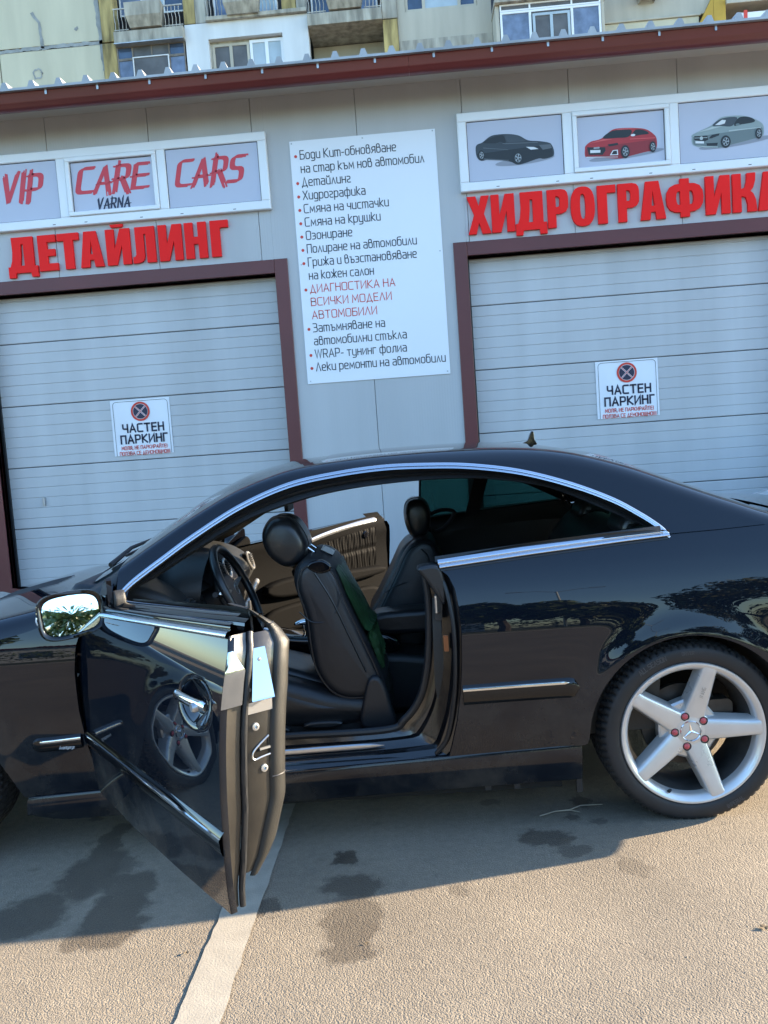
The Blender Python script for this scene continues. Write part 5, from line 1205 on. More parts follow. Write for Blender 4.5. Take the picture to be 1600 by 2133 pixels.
    ins = [(x*1.0, z+.022) for x, z in cu]; mb = MB(); puff(mb, [(c[0], c[1]) for c in ins], yc-hw*.6, yc+hw*.6, .03, K=4, N=50); b(mb, 'cushion_insert', 'leather_s')
    mb = MB(); puff(mb, [(-1.60+sh,.20),(-1.58+sh,.37),(-1.3+sh,.37),(-1.1+sh,.36),(-1.06+sh,.22)], yc-hw+.012, yc+hw-.012, .02, K=3, smooth=False); b(mb, 'seat_base', 'dash')
    yo = yc-hw-.022 if yc < 0 else yc+hw-.022
    mb = MB(); puff(mb, [(x+sh, z) for x, z in [(-1.145,.335),(-1.135,.42),(-1.108,.505),(-1.075,.52),(-1.048,.485),(-1.028,.40),(-1.015,.335),(-1.06,.318)]], yo-.004, yo+.06, .014, K=4, N=40); b(mb, 'recliner_cover', 'vinyl')
    mb = MB(); puff(mb, [(x+sh, z) for x, z in [(-1.36,.345),(-1.33,.362),(-1.23,.36),(-1.215,.345),(-1.27,.335)]], yo+.004, yo+.05, .008, K=3, N=30); puff(mb, [(x+sh, z) for x, z in [(-1.47,.33),(-1.46,.375),(-1.445,.36),(-1.41,.335)]], yo+.002, yo+.05, .008, K=3, N=30); b(mb, 'seat_lever', 'dash')
    return s
CUTD = [(-.852,.304),(-.846,.36),(-.835,.42),(-.822,.52),(-.812,.62),(-.808,.72),(-.809,.79),(-.812,.86),(-.820,.903),(-.838,.930)]
HX, HY = -2.045, -.795        # door hinge axis in car space
def door(car, side, ang, tilt, lift, P='paint_door', detail=True):
    """door built closed about its hinge, then swung; side -1 near, +1 far"""
    mir = side > 0
    def cut(fs):    # closed-position outline in door space
        return [(x-HX, z) for x, z in fs]
    yf = lambda s, z: -W(s+HX, z)-HY
    # main skin with a dish behind the handle
    hcx, hcz = 1.075, .770
    def ys(s, z):
        y = yf(s, z); q = ((s-hcx)/.092)**2+((z-hcz)/.050)**2
        if q < 1.35: y += .034*max(0, 1-q/1.35)**1.2
        return y
    B = cut([(-2.02,.232), (-1.6,.243), (-1.2,.272), (-.859,.304)]); T = [(x-HX, belt(x)-.004) for x in np.linspace(-1.945, -.838, 40)]
    Lc = cut([(-2.02,.232)]+[(x+.010, z) for x, z in CUTF[1:]]); Rc_ = cut([(x-.007, z) for x, z in CUTD])
    mb = MB(); skin(mb, coons(B, Rc_, T, Lc, 190, 110), ys, .016)
    if mir: mb.mirror()
    d = mb.build('door', P, car, angle=50)
    d.location = (HX+.028, (HY-.012) if not mir else -HY+.012, lift)
    d.rotation_euler = Matrix.Rotation(-ang if not mir else ang, 4, 'Z').to_3x3().to_4x4().to_euler()
    rotm = Matrix.Rotation(R(-ang) if not mir else R(ang), 4, 'Z') @ Matrix.Rotation(R(-tilt), 4, 'Y')
    d.rotation_euler = rotm.to_euler()
    def b(mb, n, m, **k):
        if mir: mb.mirror()
        k.setdefault('angle', 45); o = mb.build(n, m, d, **k); return o
    # belt mouldings
    top = [(x-HX, belt(x)) for x in np.linspace(-1.93, -.842, 40)]
    mb = MB(); strip(mb, [(s, z+.004) for s, z in top], .020, .011, yf); b(mb, 'belt_moulding', 'trimchrome')
    mb = MB(); strip(mb, [(s, z+.020) for s, z in top], .014, .005, yf); G = [[(s, yf(s, z)+.002, z+.024), (s, yf(s, z)+.014, z+.030), (s, yf(s, z)+.026, z+.026)] for s, z in top]; mb.grid(G); b(mb, 'belt_rubber', 'gloss')
    # rub strip: body-coloured pad with chrome line
    sp = [(s, .432+.050*(s/1.24)) for s in np.linspace(.0, 1.222, 40)]
    mb = MB(); strip(mb, sp, .060, .012, yf); o = b(mb, 'rub_strip', 'gloss')
    mb = MB(); strip(mb, [(s, z+.012) for s, z in sp], .014, .004, lambda s, z: yf(s, z)-.0095); b(mb, 'rub_strip_chrome', 'chrome')
    # shadow crease under the strip down to the sill
    mb = MB(); mb.tube([(s, yf(s, .285)+.002, .276+.030*(s/1.2)) for s in np.linspace(.03, 1.18, 20)], .0022, 5); b(mb, 'lower_crease', 'jamb')
    # handle
    mb = MB(); n = 44
    ring = [(hcx+.096*math.cos(2*math.pi*k/n), hcz+.052*math.sin(2*math.pi*k/n)) for k in range(n+1)]
    mb.tube([(s, ys(s, z)-.0005, z) for s, z in ring], .0022, 6, caps=False); b(mb, 'handle_bezel', 'gloss')
    mb = MB(); hp = [(hcx-.100+.196*k/14, hcz+.004+.006*(k/14)) for k in range(15)]
    rad = [.006]+[.0095]*13+[.007]
    mb.tube([(s, yf(s, z)-.010-.004*math.sin(math.pi*k/14), z) for k, (s, z) in enumerate(hp)], rad, 12, squash=1.35); b(mb, 'door_handle', 'chrome', angle=60)
    mb = MB(); mb.lathe([(0, -.001), (.009, -.001), (.0115, .004), (.0115, .02)], 24, (hcx+.052, yf(hcx, hcz)-.026, hcz+.004), flip=True); b(mb, 'key_lock', 'silvertrim')
    # rear end face of the door: hem, flange, seal, inner panel, trim
    zs = np.linspace(.312, .935, 46); C = np.array([(x-.007-HX, z) for x, z in CUTD]); cx = lambda z: float(np.interp(z, C[:, 1], C[:, 0]))
    def ext(a, bb): return lambda z: float(np.interp(z, [.30, .36, .42, .55, .80, .90, .935], [a, a+bb*.2, a+bb*.55, a+bb*.95, a+bb, a+bb*.9, a+bb*.75]))
    y1, y2, y3 = ext(.022, .030), ext(.030, .034), ext(.034, .095)
    def col(z, lst): return [(cx(z)+dx, yf(cx(z), z)+dy, z) for dx, dy in lst]
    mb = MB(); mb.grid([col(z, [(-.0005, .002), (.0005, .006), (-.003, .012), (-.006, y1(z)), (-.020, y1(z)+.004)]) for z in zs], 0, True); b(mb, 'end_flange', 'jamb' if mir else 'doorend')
    mb = MB(); mb.tube([(cx(z)-.004, yf(cx(z), z)+y1(z)+.009, z) for z in zs], .0078, 8); b(mb, 'door_seal', 'rubber')
    zi = np.linspace(.385, .93, 40)
    mb = MB(); mb.grid([col(z, [(-.016, y2(z)), (-.010, y2(z)+.012), (-.009, y3(z)-.01), (-.012, y3(z)+.01)]) for z in zi], 0, True)
    zb = .385; mb.grid([[(s, yf(s, .4)+q, zb-.0+.02*(1-s/1.2)) for q in (.03, .09)] for s in np.linspace(.1, cx(zb)-.01, 10)], 0); b(mb, 'end_panel', 'jamb' if mir else 'doorend')
    # leather-clad trim edge, wraps round to the inside
    mb = MB(); zt = np.linspace(.375, .985, 44)
    def trimcol(z):
        zz = min(z, .935); e = y3(zz)-(.03 if mir else 0)+(.0 if z < .935 else -(z-.935)*.9); c_ = cx(zz)-(max(0, z-.94)*.35)
        k = .044*min(1, max(.15, (1.0-z)/.10)) if z > .9 else .044
        k *= min(1, .55+(z-.375)*6) if z < .45 else 1
        if mir: k *= .45
        y = yf(cx(zz), zz)
        return [(c_-.010, y+e, z), (c_-.004, y+e+.004, z), (c_-.0015, y+e+k*.35, z), (c_-.006, y+e+k*.75, z), (c_-.018, y+e+k, z), (c_-.05, y+e+k+.003, z), (c_-.12, y+e+k+.004, z)]
    mb.grid([trimcol(z) for z in zt], 0, True)
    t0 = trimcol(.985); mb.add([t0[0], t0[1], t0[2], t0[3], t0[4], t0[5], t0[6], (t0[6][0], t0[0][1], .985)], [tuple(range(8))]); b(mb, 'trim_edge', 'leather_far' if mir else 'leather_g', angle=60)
    # stitched joints across the trim edge
    for z in (.945, .60):
        mb = MB(); tc_ = trimcol(z); mb.tube([(p[0]-.0006, p[1], p[2]) for i, p in enumerate(tc_[1:5])], .0022, 5); b(mb, 'trim_joint', 'rubber')
    if detail:
        # polished cover plates of the lock post
        mb = MB(); z0, z1 = .792, .900; P_ = []
        for i in range(9):
            z = z0+(z1-z0)*i/8; a0 = y2(z)+.004; a1 = y3(z)-.006-(.020*max(0, (z-.86)/.04))*1.0
            P_.append([(cx(z)-.0055+.004*(1-i/8)*0, yf(cx(z), z)+a0, z), (cx(z)-.0055, yf(cx(z), z)+(a0+a1)/2, z), (cx(z)-.0055, yf(cx(z), z)+a1, z)])
        # flat, leaning back plate
        A, Bb = P_[0], P_[-1]; flat = [[tuple(np.array(A[j])*(1-i/8)+np.array(Bb[j])*(i/8)+np.array((.021-.020*i/8, 0, 0))) for j in range(3)] for i in range(9)]
        mb.grid(flat, 0, True); mb.grid([[flat[0][j], (flat[0][j][0]+.001, flat[0][j][1], flat[0][j][2]-.003), (flat[0][j][0]-.010, flat[0][j][1], flat[0][j][2]-.003)] for j in range(3)], 0); b(mb, 'cover_plate', 'plate', smooth=False)
        mb = MB(); z0, z1 = .785, .905; G = []
        for i in range(9):
            z = z0+(z1-z0)*i/8; k = 1 if z < .86 else 1-.75*(z-.86)/.045
            G.append([(cx(z)+.0065, yf(cx(z), z)-.002, z), (cx(z)+.007, yf(cx(z), z)+.010*k, z), (cx(z)+.004, yf(cx(z), z)+y1(z)*.95*k, z)])
        mb.grid(G, 0, True); b(mb, 'cover_plate', 'plate')
        mb = MB(); z = .782; mb.grid([[(cx(z)-.004, yf(cx(z), z)+q, z), (cx(z)-.006, yf(cx(z), z)+q, z-.026)] for q in np.linspace(y2(z)+.002, y3(z)-.002, 4)], 0); b(mb, 'plate_skirt', 'silvertrim', smooth=False)
        for q, z in ((.35, .875), (.72, .822), (.06, .812)):
            mb = MB(); yy = yf(cx(z), z)+y2(z)+(y3(z)-y2(z))*q; mb.lathe([(0, -.0015), (.0036, -.001), (.0042, .002)], 14, flip=True); mb.v = [(cx(z)-y+.000, yy+x, z+zz) for x, y, zz in mb.v]; b(mb, 'rivet', 'alu', fix=True)
        for q, z in ((.42, .725), (.78, .625)):
            mb = MB(); yy = yf(cx(z), z)+y2(z)+(y3(z)-y2(z))*q; mb.lathe([(0, -.002), (.0035, -.0005), (.0042, -.004), (.0085, -.003), (.0095, .002)], 18, flip=True); mb.v = [(cx(z)-.009-y, yy+x, z+zz) for x, y, zz in mb.v]; b(mb, 'lock_screw', 'silvertrim', fix=True)
        # latch mouth: hairpin shaped bright rim round a slot
        z = .668; xx = cx(z)-.0065; y0 = yf(cx(z), z)+y2(z)+.012; yw = y3(z)-y2(z)-.012
        mb = MB(); U = [(y0+yw*.98, z+.030), (y0+yw*.55, z+.016), (y0+yw*.22, z+.003), (y0+yw*.12, z-.008), (y0+yw*.22, z-.017), (y0+yw*.55, z-.015), (y0+yw*.98, z-.013)]
        mb.tube([(xx, a, c) for a, c in catmull(U, 6)], .0021, 6); b(mb, 'latch_rim', 'silvertrim')
        mb = MB(); mb.add([(xx-.002, y0+yw*.95, z+.026), (xx-.002, y0+yw*.25, z+.0), (xx-.002, y0+yw*.25, z-.014), (xx-.002, y0+yw*.95, z-.012)], [(0, 1, 2, 3), (3, 2, 1, 0)]); b(mb, 'latch_slot', 'under', smooth=False)
        mb = MB(); mb.box(xx-.004, xx+.002, y0+yw*.5, y0+yw*1.0, z+.001, z+.006); b(mb, 'latch_claw', 'silvertrim', smooth=False)
        mb = MB(); mb.tube([(cx(.93)-.035, yf(cx(.93), .93)+.075, .93), (cx(.93)-.035, yf(cx(.93), .93)+.075, 1.0)], .004, 8); b(mb, 'lock_pin', 'dark')
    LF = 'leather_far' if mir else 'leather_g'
    # inside trim
    di = .145
    iy = lambda s, z: yf(s, z)+di*(.55 if z > .93 else 1)*(1 if s < 1.1 else 1)
    mb = MB(); Bq = [(.03,.36), (.6,.36), (1.10,.40)]; Tq = [(.12,.895), (.6,.932), (1.12,.978)]; Rq = [(1.10,.40), (1.150,.5), (1.165,.72), (1.155,.88), (1.12,.978)]; Lq = [(.03,.36), (-.01,.6), (.02,.80), (.12,.895)]
    if mir: Rq = [(s+.03, z) for s, z in Rq]; Bq[-1] = Rq[0]; Tq[-1] = Rq[-1]
    G = coons(Bq, Rq, Tq, Lq, 60, 40)
    def iyy(s, z):
        t = min(1, max(0, (z-.36)/.62)); return yf(s, min(z, .93))+di-.055*max(0, (t-.82)/.18)**1.5+.012*math.sin(t*6)
    mb.grid([[(p[0], iyy(*p), p[1]) for p in r] for r in G], 0, True); b(mb, 'inner_trim', LF, angle=60)
    mb = MB(); mb.grid([[(s, yf(s, belt(s+HX))+q, belt(s+HX)+dz) for q, dz in ((.012, .026), (.026, .020), (.030, .0), (.042, .0), (.046, .022), (.062, .034), (.10, .034))] for s in np.linspace(.10, 1.19, 24)], 0, True); b(mb, 'sill_top', 'gloss')
    mb = MB(); arc_ = [(1.12,.950), (.95,.935), (.72,.90), (.56,.855), (.46,.80), (.45,.765)]; strip(mb, catmull(arc_, 6), .026, -.007, lambda s, z: iyy(s, z)-.001, taper=(.02, .02)); b(mb, 'silver_trim_strip', 'silvertrim', fix=True)
    mb = MB(); G = []
    for i in range(150):
        s = .50+.60*i/149; row = []
        for j in range(20):
            z = .66+(.245-.10*(1-i/149)**1.3)*j/19; w_ = .0013*(math.sin(s*310+math.sin(j*.5+s*30)*1.6)+.8*math.sin(s*143+j*.35))*(.3 if j in (9, 10) else 1)-(.006 if j in (9, 10) else 0)*math.sin(math.pi*j/19)**.5
            row.append((s, iyy(s, z)+.014*math.sin(math.pi*min(1, i/16) if i < 8 else math.pi/2)*math.sin(math.pi*j/19)+w_, z))
        G.append(row)
    mb.grid(G, 0, True); b(mb, 'pleated_insert', 'leather_pleat')
    mb = MB(); puff(mb, [(.30,.66),(.5,.69),(.9,.67),(1.12,.66),(1.13,.62),(.9,.60),(.5,.58),(.32,.60)], iyy(.7,.65)-.02, iyy(.7,.65)+.055, .02, K=4, N=40); b(mb, 'armrest', LF)
    mb = MB(); puff(mb, [(.30,.40),(.34,.52),(.9,.55),(1.09,.53),(1.09,.42),(.7,.39)], iyy(.7,.45)-.02, iyy(.7,.45)+.03, .02, K=3, N=40); b(mb, 'door_pocket', LF)
    mb = MB(); strip(mb, catmull([(.36,.875), (.42,.885), (.50,.885)], 5), .034, -.012, lambda s, z: iyy(s, z), taper=(.02, .02)); b(mb, 'door_pull', 'chrome', fix=True)
    mb = MB(); strip(mb, catmull([(.33,.87), (.42,.884), (.53,.885)], 5), .060, -.005, lambda s, z: iyy(s, z), taper=(.03, .03)); b(mb, 'pull_recess', 'gloss', fix=True)
    mb = MB(); mb.lathe([(0, 0), (.018, 0), (.022, -.004)], 20, (1.02, iyy(1.02, .86)+.014, .865)); b(mb, 'speaker_button', 'gloss', fix=True)
    # triangular mirror base and mirror
    mb = MB(); tri = [(.055,.848), (.262,.862), (.262,.985), (.255,.992), (.245,.988)]
    mb.prism([tri], yf(.15, .9)+.004, yf(.15, .9)+.020); b(mb, 'mirror_sail', 'gloss', smooth=False)
    mb = MB(); tri = [(.11,.865), (.268,.868), (.272,.925), (.258,.950), (.245,.950)]
    puff(mb, tri, yf(.15, .9)+.022, yf(.15, .9)+.062, .008, K=3, N=30, smooth=False); b(mb, 'sail_trim', LF)
    # mirror housing in door space
    c = Vector(MIRC); 
    mh = MB(); K = 14; G = []
    for k in range(K+1):
        a = math.pi/2*k/K; x = -.085*math.sin(a)*1.0; sc_ = math.cos(a)**.55 if k < K else 0
        row = []
        for j in range(40):
            t = 2*math.pi*j/40; cu, su = math.cos(t), math.sin(t)
            # wide rounded outline, outboard end fuller
            yy = -.118*abs(cu)**.52*(1 if cu >= 0 else -1); zz = (.088-.012*(yy/.118)*-1*0)*abs(su)**.52*(1 if su >= 0 else -1)
            zz *= 1-.10*(yy/.118 > 0)*abs(yy/.118)
            row.append((x, yy*sc_, zz*sc_))
        row.append(row[0]); G.append(row)
    mh.grid(G, 0, True)
    rim_ = [G[0][j] for j in range(41)]
    mh.grid([[(p[0], p[1], p[2]), (p[0]+.012, p[1]*.985, p[2]*.98), (p[0]+.013, p[1]*.90, p[2]*.875), (p[0]+.002, p[1]*.85, p[2]*.815)] for p in rim_], 0)
    def place(m):
        rot = Matrix.Rotation(R(MIRY), 4, 'Z') @ Matrix.Rotation(R(MIRP), 4, 'Y') @ Matrix.Rotation(R(MIRR), 4, 'X')
        m.v = [tuple(rot @ (Vector(v)*.86)+c) for v in m.v]; return m
    b(place(mh), 'mirror_housing', 'gloss', angle=70, fix=True)
    mg = MB(); ring = [(.004, p[1]*.835, p[2]*.80) for p in rim_[:-1]]; mg.add(ring, [tuple(range(40))])
    gm = MB(); gm.v = ring; cc = (.0035, 0, 0); gm.v = [(.0040-.0016*((p[1]/.11)**2+(p[2]/.07)**2)*.2, p[1], p[2]) for p in ring]+[(.0046, 0, 0)]; gm.f = [(i, (i+1) % 40, 40) for i in range(40)]; gm.m = [0]*40
    b(place(gm), 'mirror_glass', 'mirror', smooth=False, fix=True)
    ml = MB(); G = []
    for k in range(9):
        t = -.9+1.8*k/8; G.append([(-.012+q, -.1165*math.cos(t*.9)-.006*math.cos(q*60), .060*math.sin(t*.9)) for q in (-.022, -.012, 0, .010, .018)])
    ml.grid(G); b(place(ml), 'turn_signal', 'lens', fix=True)
    ma = MB(); p0 = Vector((.20, yf(.13, .9)+.01, .885)); rot = Matrix.Rotation(R(MIRY), 4, 'Z'); p2 = c+rot @ Vector((-.03, .07, -.030)); p1 = (p0+p2)/2+Vector((0, 0, -.008))
    ma.tube([p0, p1, p2], [.026, .020, .024], 12, squash=.8); b(ma, 'mirror_arm', 'gloss')
    return d
MIRC = (.222, -.130, .892); MIRY, MIRP, MIRR = -3, -9.3, 3

def interior(car):
    def b(mb, n, m, **k): k.setdefault('angle', 48); return mb.build(n, m, car, **k)
    # floor, tunnel, firewall, under body
    mb = MB(); mb.box(-2.15, -.45, -.74, .74, .165, .19); mb.box(-2.17, -2.13, -.70, .70, .19, .80); mb.box(-.50, -.42, -.72, .72, .19, .42); b(mb, 'floor', 'carpet', smooth=False)
    mb = MB(); mb.box(-2.25, -.45, -.80, .80, .13, .163); mb.box(-3.4, -2.25, -.52, .52, .18, .24); mb.box(-.44, .9, -.50, .50, .24, .30); b(mb, 'underbody', 'under', smooth=False)
    mb = MB(); mb.tube([(.15, -.45, .20), (.6, -.45, .22), (.95, -.42, .24)], .04, 10); b(mb, 'exhaust_pipe', 'disc')
    for xc in (-.012, -2.727):
        for s in (-1, 1):
            mb = MB(); G = []
            for k in range(25):
                a = R(3+174*k/24); G.append([(xc+.356*math.cos(a), s*y, .305+.356*math.sin(a)) for y in (.845, .75, .50)])
            mb.grid(G); mb.add([(xc+.356*math.cos(R(180*k/16)), s*.50, .305+.356*math.sin(R(180*k/16))) for k in range(17)], [tuple(range(17))]); b(mb, 'wheel_arch_liner', 'under')
    mb = MB(); puff(mb, [(-2.1,.50),(-2.1,.58),(-1.9,.60),(-1.7,.50),(-1.5,.47),(-1.0,.46),(-.62,.40),(-.60,.2),(-2.1,.2)], -.12, .12, .03, K=4, N=50, smooth=False); b(mb, 'centre_tunnel', 'dash')
    mb = MB(); puff(mb, [(-1.72,.52),(-1.66,.60),(-1.45,.56),(-1.28,.55),(-1.05,.55),(-1.02,.46),(-1.6,.44)], -.09, .09, .02, K=4, N=50); b(mb, 'centre_console', 'gloss')
    mb = MB(); puff(mb, [(-1.10,.60),(-1.06,.635),(-.80,.635),(-.74,.60),(-.78,.54),(-1.06,.54)], -.075, .085, .025, K=4, N=40); b(mb, 'armrest', 'leather')
    mb = MB(); mb.tube([(-1.40,.0,.54), (-1.41,0,.60)], .010, 8); puff(mb, [(-1.45,.595),(-1.43,.615),(-1.38,.62),(-1.35,.61),(-1.36,.596)], -.022, .022, .010, K=3, N=24); b(mb, 'gear_lever', 'chrome')
    # dashboard
    D = [(-2.16,.90),(-2.06,.935),(-1.93,.925),(-1.82,.885),(-1.745,.82),(-1.73,.77),(-1.77,.70),(-1.80,.60),(-1.90,.50),(-2.12,.48)]
    mb = MB(); puff(mb, D, -.70, .72, .03, K=4, N=60); b(mb, 'dashboard', 'dash')
    # instrument hood: half bowl opening towards the driver
    mb = MB(); G = []
    for k in range(12):
        x = -2.02+.30*k/11; r = .045+.085*math.sin(math.pi/2*min(1, k/8)); h = .045+.10*math.sin(math.pi/2*min(1, k/8))
        G.append([(x+.02*math.sin(a), -.37+r*1.35*math.cos(a), .845+h*math.sin(a)*(1 if math.sin(a) > 0 else .6)) for a in [2*math.pi*j/32 for j in range(33)]])
    mb.grid(G, 0, True)
    last = G[-1]; c_ = (-1.90, -.37, .83); G2 = [[p, (p[0]-.02, p[1]+(c_[1]-p[1])*.12, p[2]+(c_[2]-p[2])*.12), (p[0]-.12, p[1]+(c_[1]-p[1])*.3, p[2]+(c_[2]-p[2])*.3)] for p in last]; mb.grid(G2, 0, True); b(mb, 'instrument_hood', 'dash', angle=60, fix=True)
    mb = MB(); mb.prism([rrect(-.13, .13, -.055, .06, .04)], -.002, .002); mb.v = [(-1.845+y, -.37+x, .835+z) for x, y, z in mb.v]; b(mb, 'instrument_cluster', 'gloss', smooth=False, fix=True)
    for yy, zz, xx in ((-.615, .805, -1.745), (-.52, .775, -1.73), (.60, .82, -1.745), (-.05, .86, -1.755), (.07, .86, -1.755)):
        mb = MB(); n = 32; mb.tube([(xx+.012-.3*.045*math.sin(2*math.pi*k/n), yy+.047*math.cos(2*math.pi*k/n), zz+.042*math.sin(2*math.pi*k/n)) for k in range(n+1)], .0065, 6, caps=False); f = b(mb, 'air_vent', 'silvertrim' if yy > 0 else 'dash')
        mb = MB()
        for q in range(-3, 4): w_ = math.sqrt(1-(q/4)**2)*.044; mb.box(xx+.002, xx+.02, yy-w_, yy+w_, zz+q*.0105-.0015, zz+q*.0105+.0015)
        o = mb.build('louvre', 'dark', f, smooth=False); 
        mb = MB(); mb.box(xx-.02, xx+.0, yy-.045, yy+.045, zz-.04, zz+.04); o = mb.build('vent_well', 'under', f, smooth=False)
    mb = MB(); mb.bbox(-1.76, -1.73, -.12, .14, .52, .80, .01); b(mb, 'centre_stack', 'gloss', smooth=False)
    mb = MB(); mb.tube([(-1.725, .20, .62), (-1.715, .42, .66), (-1.72, .66, .70)], .016, 8); b(mb, 'dash_trim', 'silvertrim')
    # steering wheel
    sw = link(bpy.data.objects.new('steering_wheel', None)); sw.parent = car; sw.location = (-1.615, -.37, .835); sw.rotation_euler = (0, R(-24), 0); sw.empty_display_size = .1
    def s(mb, n, m): o = mb.build(n, m, None, angle=50); o.parent = sw; return o
    mb = MB(); n = 56; mb.tube([(0, .182*math.cos(2*math.pi*k/n), .182*math.sin(2*math.pi*k/n)) for k in range(n+1)], .0165, 10, caps=False); s(mb, 'rim', 'leather_s')
    mb = MB(); puff(mb, [(-.085,-.06),(-.075,.05),(-.03,.075),(.03,.075),(.075,.05),(.085,-.06),(.03,-.095),(-.03,-.095)], -.02, .03, .014, K=4, N=40); mb.v = [(-.035-y, x, z) for x, y, z in mb.v]; s(mb, 'airbag_cover', 'dash')
    mb = MB()
    for a in (8, 172, 252, 288): mb.tube([(-.03, .05*math.cos(R(a)), .05*math.sin(R(a))-.0), (-.015, .175*math.cos(R(a)), .175*math.sin(R(a)))], [.022, .013], 8, squash=.5)
    s(mb, 'spokes', 'silvertrim')
    mb = MB(); mb.tube([(-.28, 0, -.0), (-.03, 0, 0)], [.05, .06], 12); s(mb, 'column', 'dash')
    mb = MB(); mb.tube([(-.05, -.04, .0), (-.04, -.18, .03)], [.008, .011], 8); s(mb, 'stalk', 'dark')
    mb = MB(); mb.lathe([(.020, 0), (.022, -.002), (.024, 0)], 24); mb.v = [(-.002-y, x, z) for x, y, z in mb.v]; s(mb, 'badge_ring', 'silvertrim')
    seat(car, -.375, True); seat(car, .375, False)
    # rear bench, shelf, side trims, headliner, pillars trims
    mb = MB(); puff(mb, [(-.72,.40),(-.68,.46),(-.45,.47),(-.25,.42),(-.22,.34),(-.70,.32)], -.55, .55, .05, K=5, N=50); b(mb, 'rear_bench', 'leather')
    mb = MB(); puff(mb, [(-.36,.44),(-.30,.42),(-.10,.80),(.02,.94),(-.02,.985),(-.10,.96),(-.22,.80)], -.60, .60, .05, K=5, N=50); b(mb, 'rear_backrest', 'leather')
    for yy in (-.34, .34): mb = MB(); puff(mb, [(-.10,.96),(-.09,1.02),(-.04,1.05),(.02,1.03),(.03,.96)], yy-.12, yy+.12, .04, K=4, N=36); b(mb, 'rear_headrest', 'leather_s')
    mb = MB(); mb.grid([[(x, y, .955+.02*(x > .2)) for y in (-.66, 0, .66)] for x in (-.05, .2, .50)]); b(mb, 'parcel_shelf', 'carpet', smooth=False)
    def qt(mb):
        B_ = [(x, .30) for x in np.linspace(-.83, -.1, 20)]; T_ = [(x, belt(x)+.010+.022*math.sin(math.pi*min(1, max(0, (x+.84)/.82)))**.6) for x in np.linspace(-.845, -.03, 20)]
        G = coons(B_, [B_[-1], T_[-1]], T_, [(-.83,.30), (-.87,.5), (-.862,.75), (-.845, T_[0][1])], 30, 16)
        mb.grid([[(p[0], -W(p[0], min(p[1], .93))+(.10 if p[1] < .9 else max(.030, .10-(p[1]-.9)*1.0)), p[1]) for p in r] for r in G], 0, True)
        mb.grid([[(x, YS(x, .95)+q, belt(x)+.012+h+.0) for q, h in ((.016, .0), (.03, .018), (.055, .012))] for x in np.linspace(-.84, -.06, 20)])
    both(qt, 'side_trim', 'leather_g', car)
    G = []
    for x in np.linspace(-1.28, -.02, 26):
        h, r = He(x), Rc(x); ye = W(x, h-.05); row = []
        for k in range(21):
            t = -1+2*k/20; row.append((x, t*(ye-.045), min(h+Cr(x)*(1-t*t)-.028-.05*max(0, abs(t)-.8)/.2, chz(x)+.0 if abs(t) > .97 else 9)))
        G.append(row)
    mb = MB(); mb.grid(G, 0, True); b(mb, 'headliner', 'dash')
    # inner face of door frame (between chrome and cabin), both sides
    IN = [(-1.955,.905),(-1.931,.918),(-1.849,.950),(-1.718,1.022),(-1.626,1.072),(-1.534,1.117),(-1.428,1.155),(-1.266,1.195),(-1.088,1.217),(-.859,1.226),(-.649,1.217),(-.45,1.18),(-.339,1.138),(-.2,1.068),(-.10,1.015)]
    INc = catmull(IN, 5); OUT = [(x, z-.021) for x, z in CH]
    def frame(mb):
        o_ = resample(OUT, 70); i_ = resample(INc, 70); G = []
        for a, c in zip(o_, i_):
            yo, yi = YS(a[0], a[1]), -W(c[0], c[1])+.055; row = []
            for t, dy in ((0, .001), (.12, .014), (.34, .018), (.40, .008), (.52, .010), (.60, .022), (1, .0)):
                row.append((a[0]+(c[0]-a[0])*t, yo+(yi-yo)*t+dy*(1 if t < 1 else 0), a[1]+(c[1]-a[1])*t))
            G.append(row)
        mb.grid(G)
    both(frame, 'window_frame', 'rubber', car, angle=35)
    def pillar(mb):
        i_ = resample(INc, 60); mb.grid([[(p[0], -W(p[0], p[1])+.055, p[1]), (p[0]+.01, -W(p[0], p[1])+.075, p[1]-.004), (p[0]-.03*(p[0] < -1.3), -W(p[0], p[1])+.11, p[1]+.035)] for p in i_])
    both(pillar, 'pillar_trim', 'dash', car)
    mb = MB(); mb.prism([rrect(-.10, .10, -.028, .028, .02)], -.006, .01); mb.v = [(-1.43-y, x, 1.135+z) for x, y, z in mb.v]; b(mb, 'rear_view_mirror', 'dark', fix=True)
    mb = MB(); mb.tube([(-1.47,.0,1.15), (-1.52,.0,1.20)], .012, 6); b(mb, 'mirror_stem', 'dark')
    def visor(mb): mb.prism([rrect(-.16, .16, -.055, .055, .02)], -.006, .006); mb.v = [(-1.36+z*.9, -.36+x, 1.205+z*.35+y) for x, y, z in mb.v]
    both(visor, 'sun_visor', 'dash', car, fix=True)
    # belt presenters and buckles
    for yy in (.55,):
        mb = MB(); P_ = catmull([(-.84,.93),(-.87,1.0),(-.80,1.035),(-.73,1.02),(-.78,.95)], 5, True); mb.tube([(p[0]+.06, yy, p[1]-.02) for p in list(P_)+[P_[0]]], .011, 6, caps=False); b(mb, 'belt_guide', 'dark')
        mb = MB(); mb.grid([[(-.80+.02*k, yy+.02*(1 if yy < 0 else -1)+q*(1 if yy<0 else -1), .97-.14*k) for q in (0, .045)] for k in range(5)]); b(mb, 'seat_belt', 'dark')

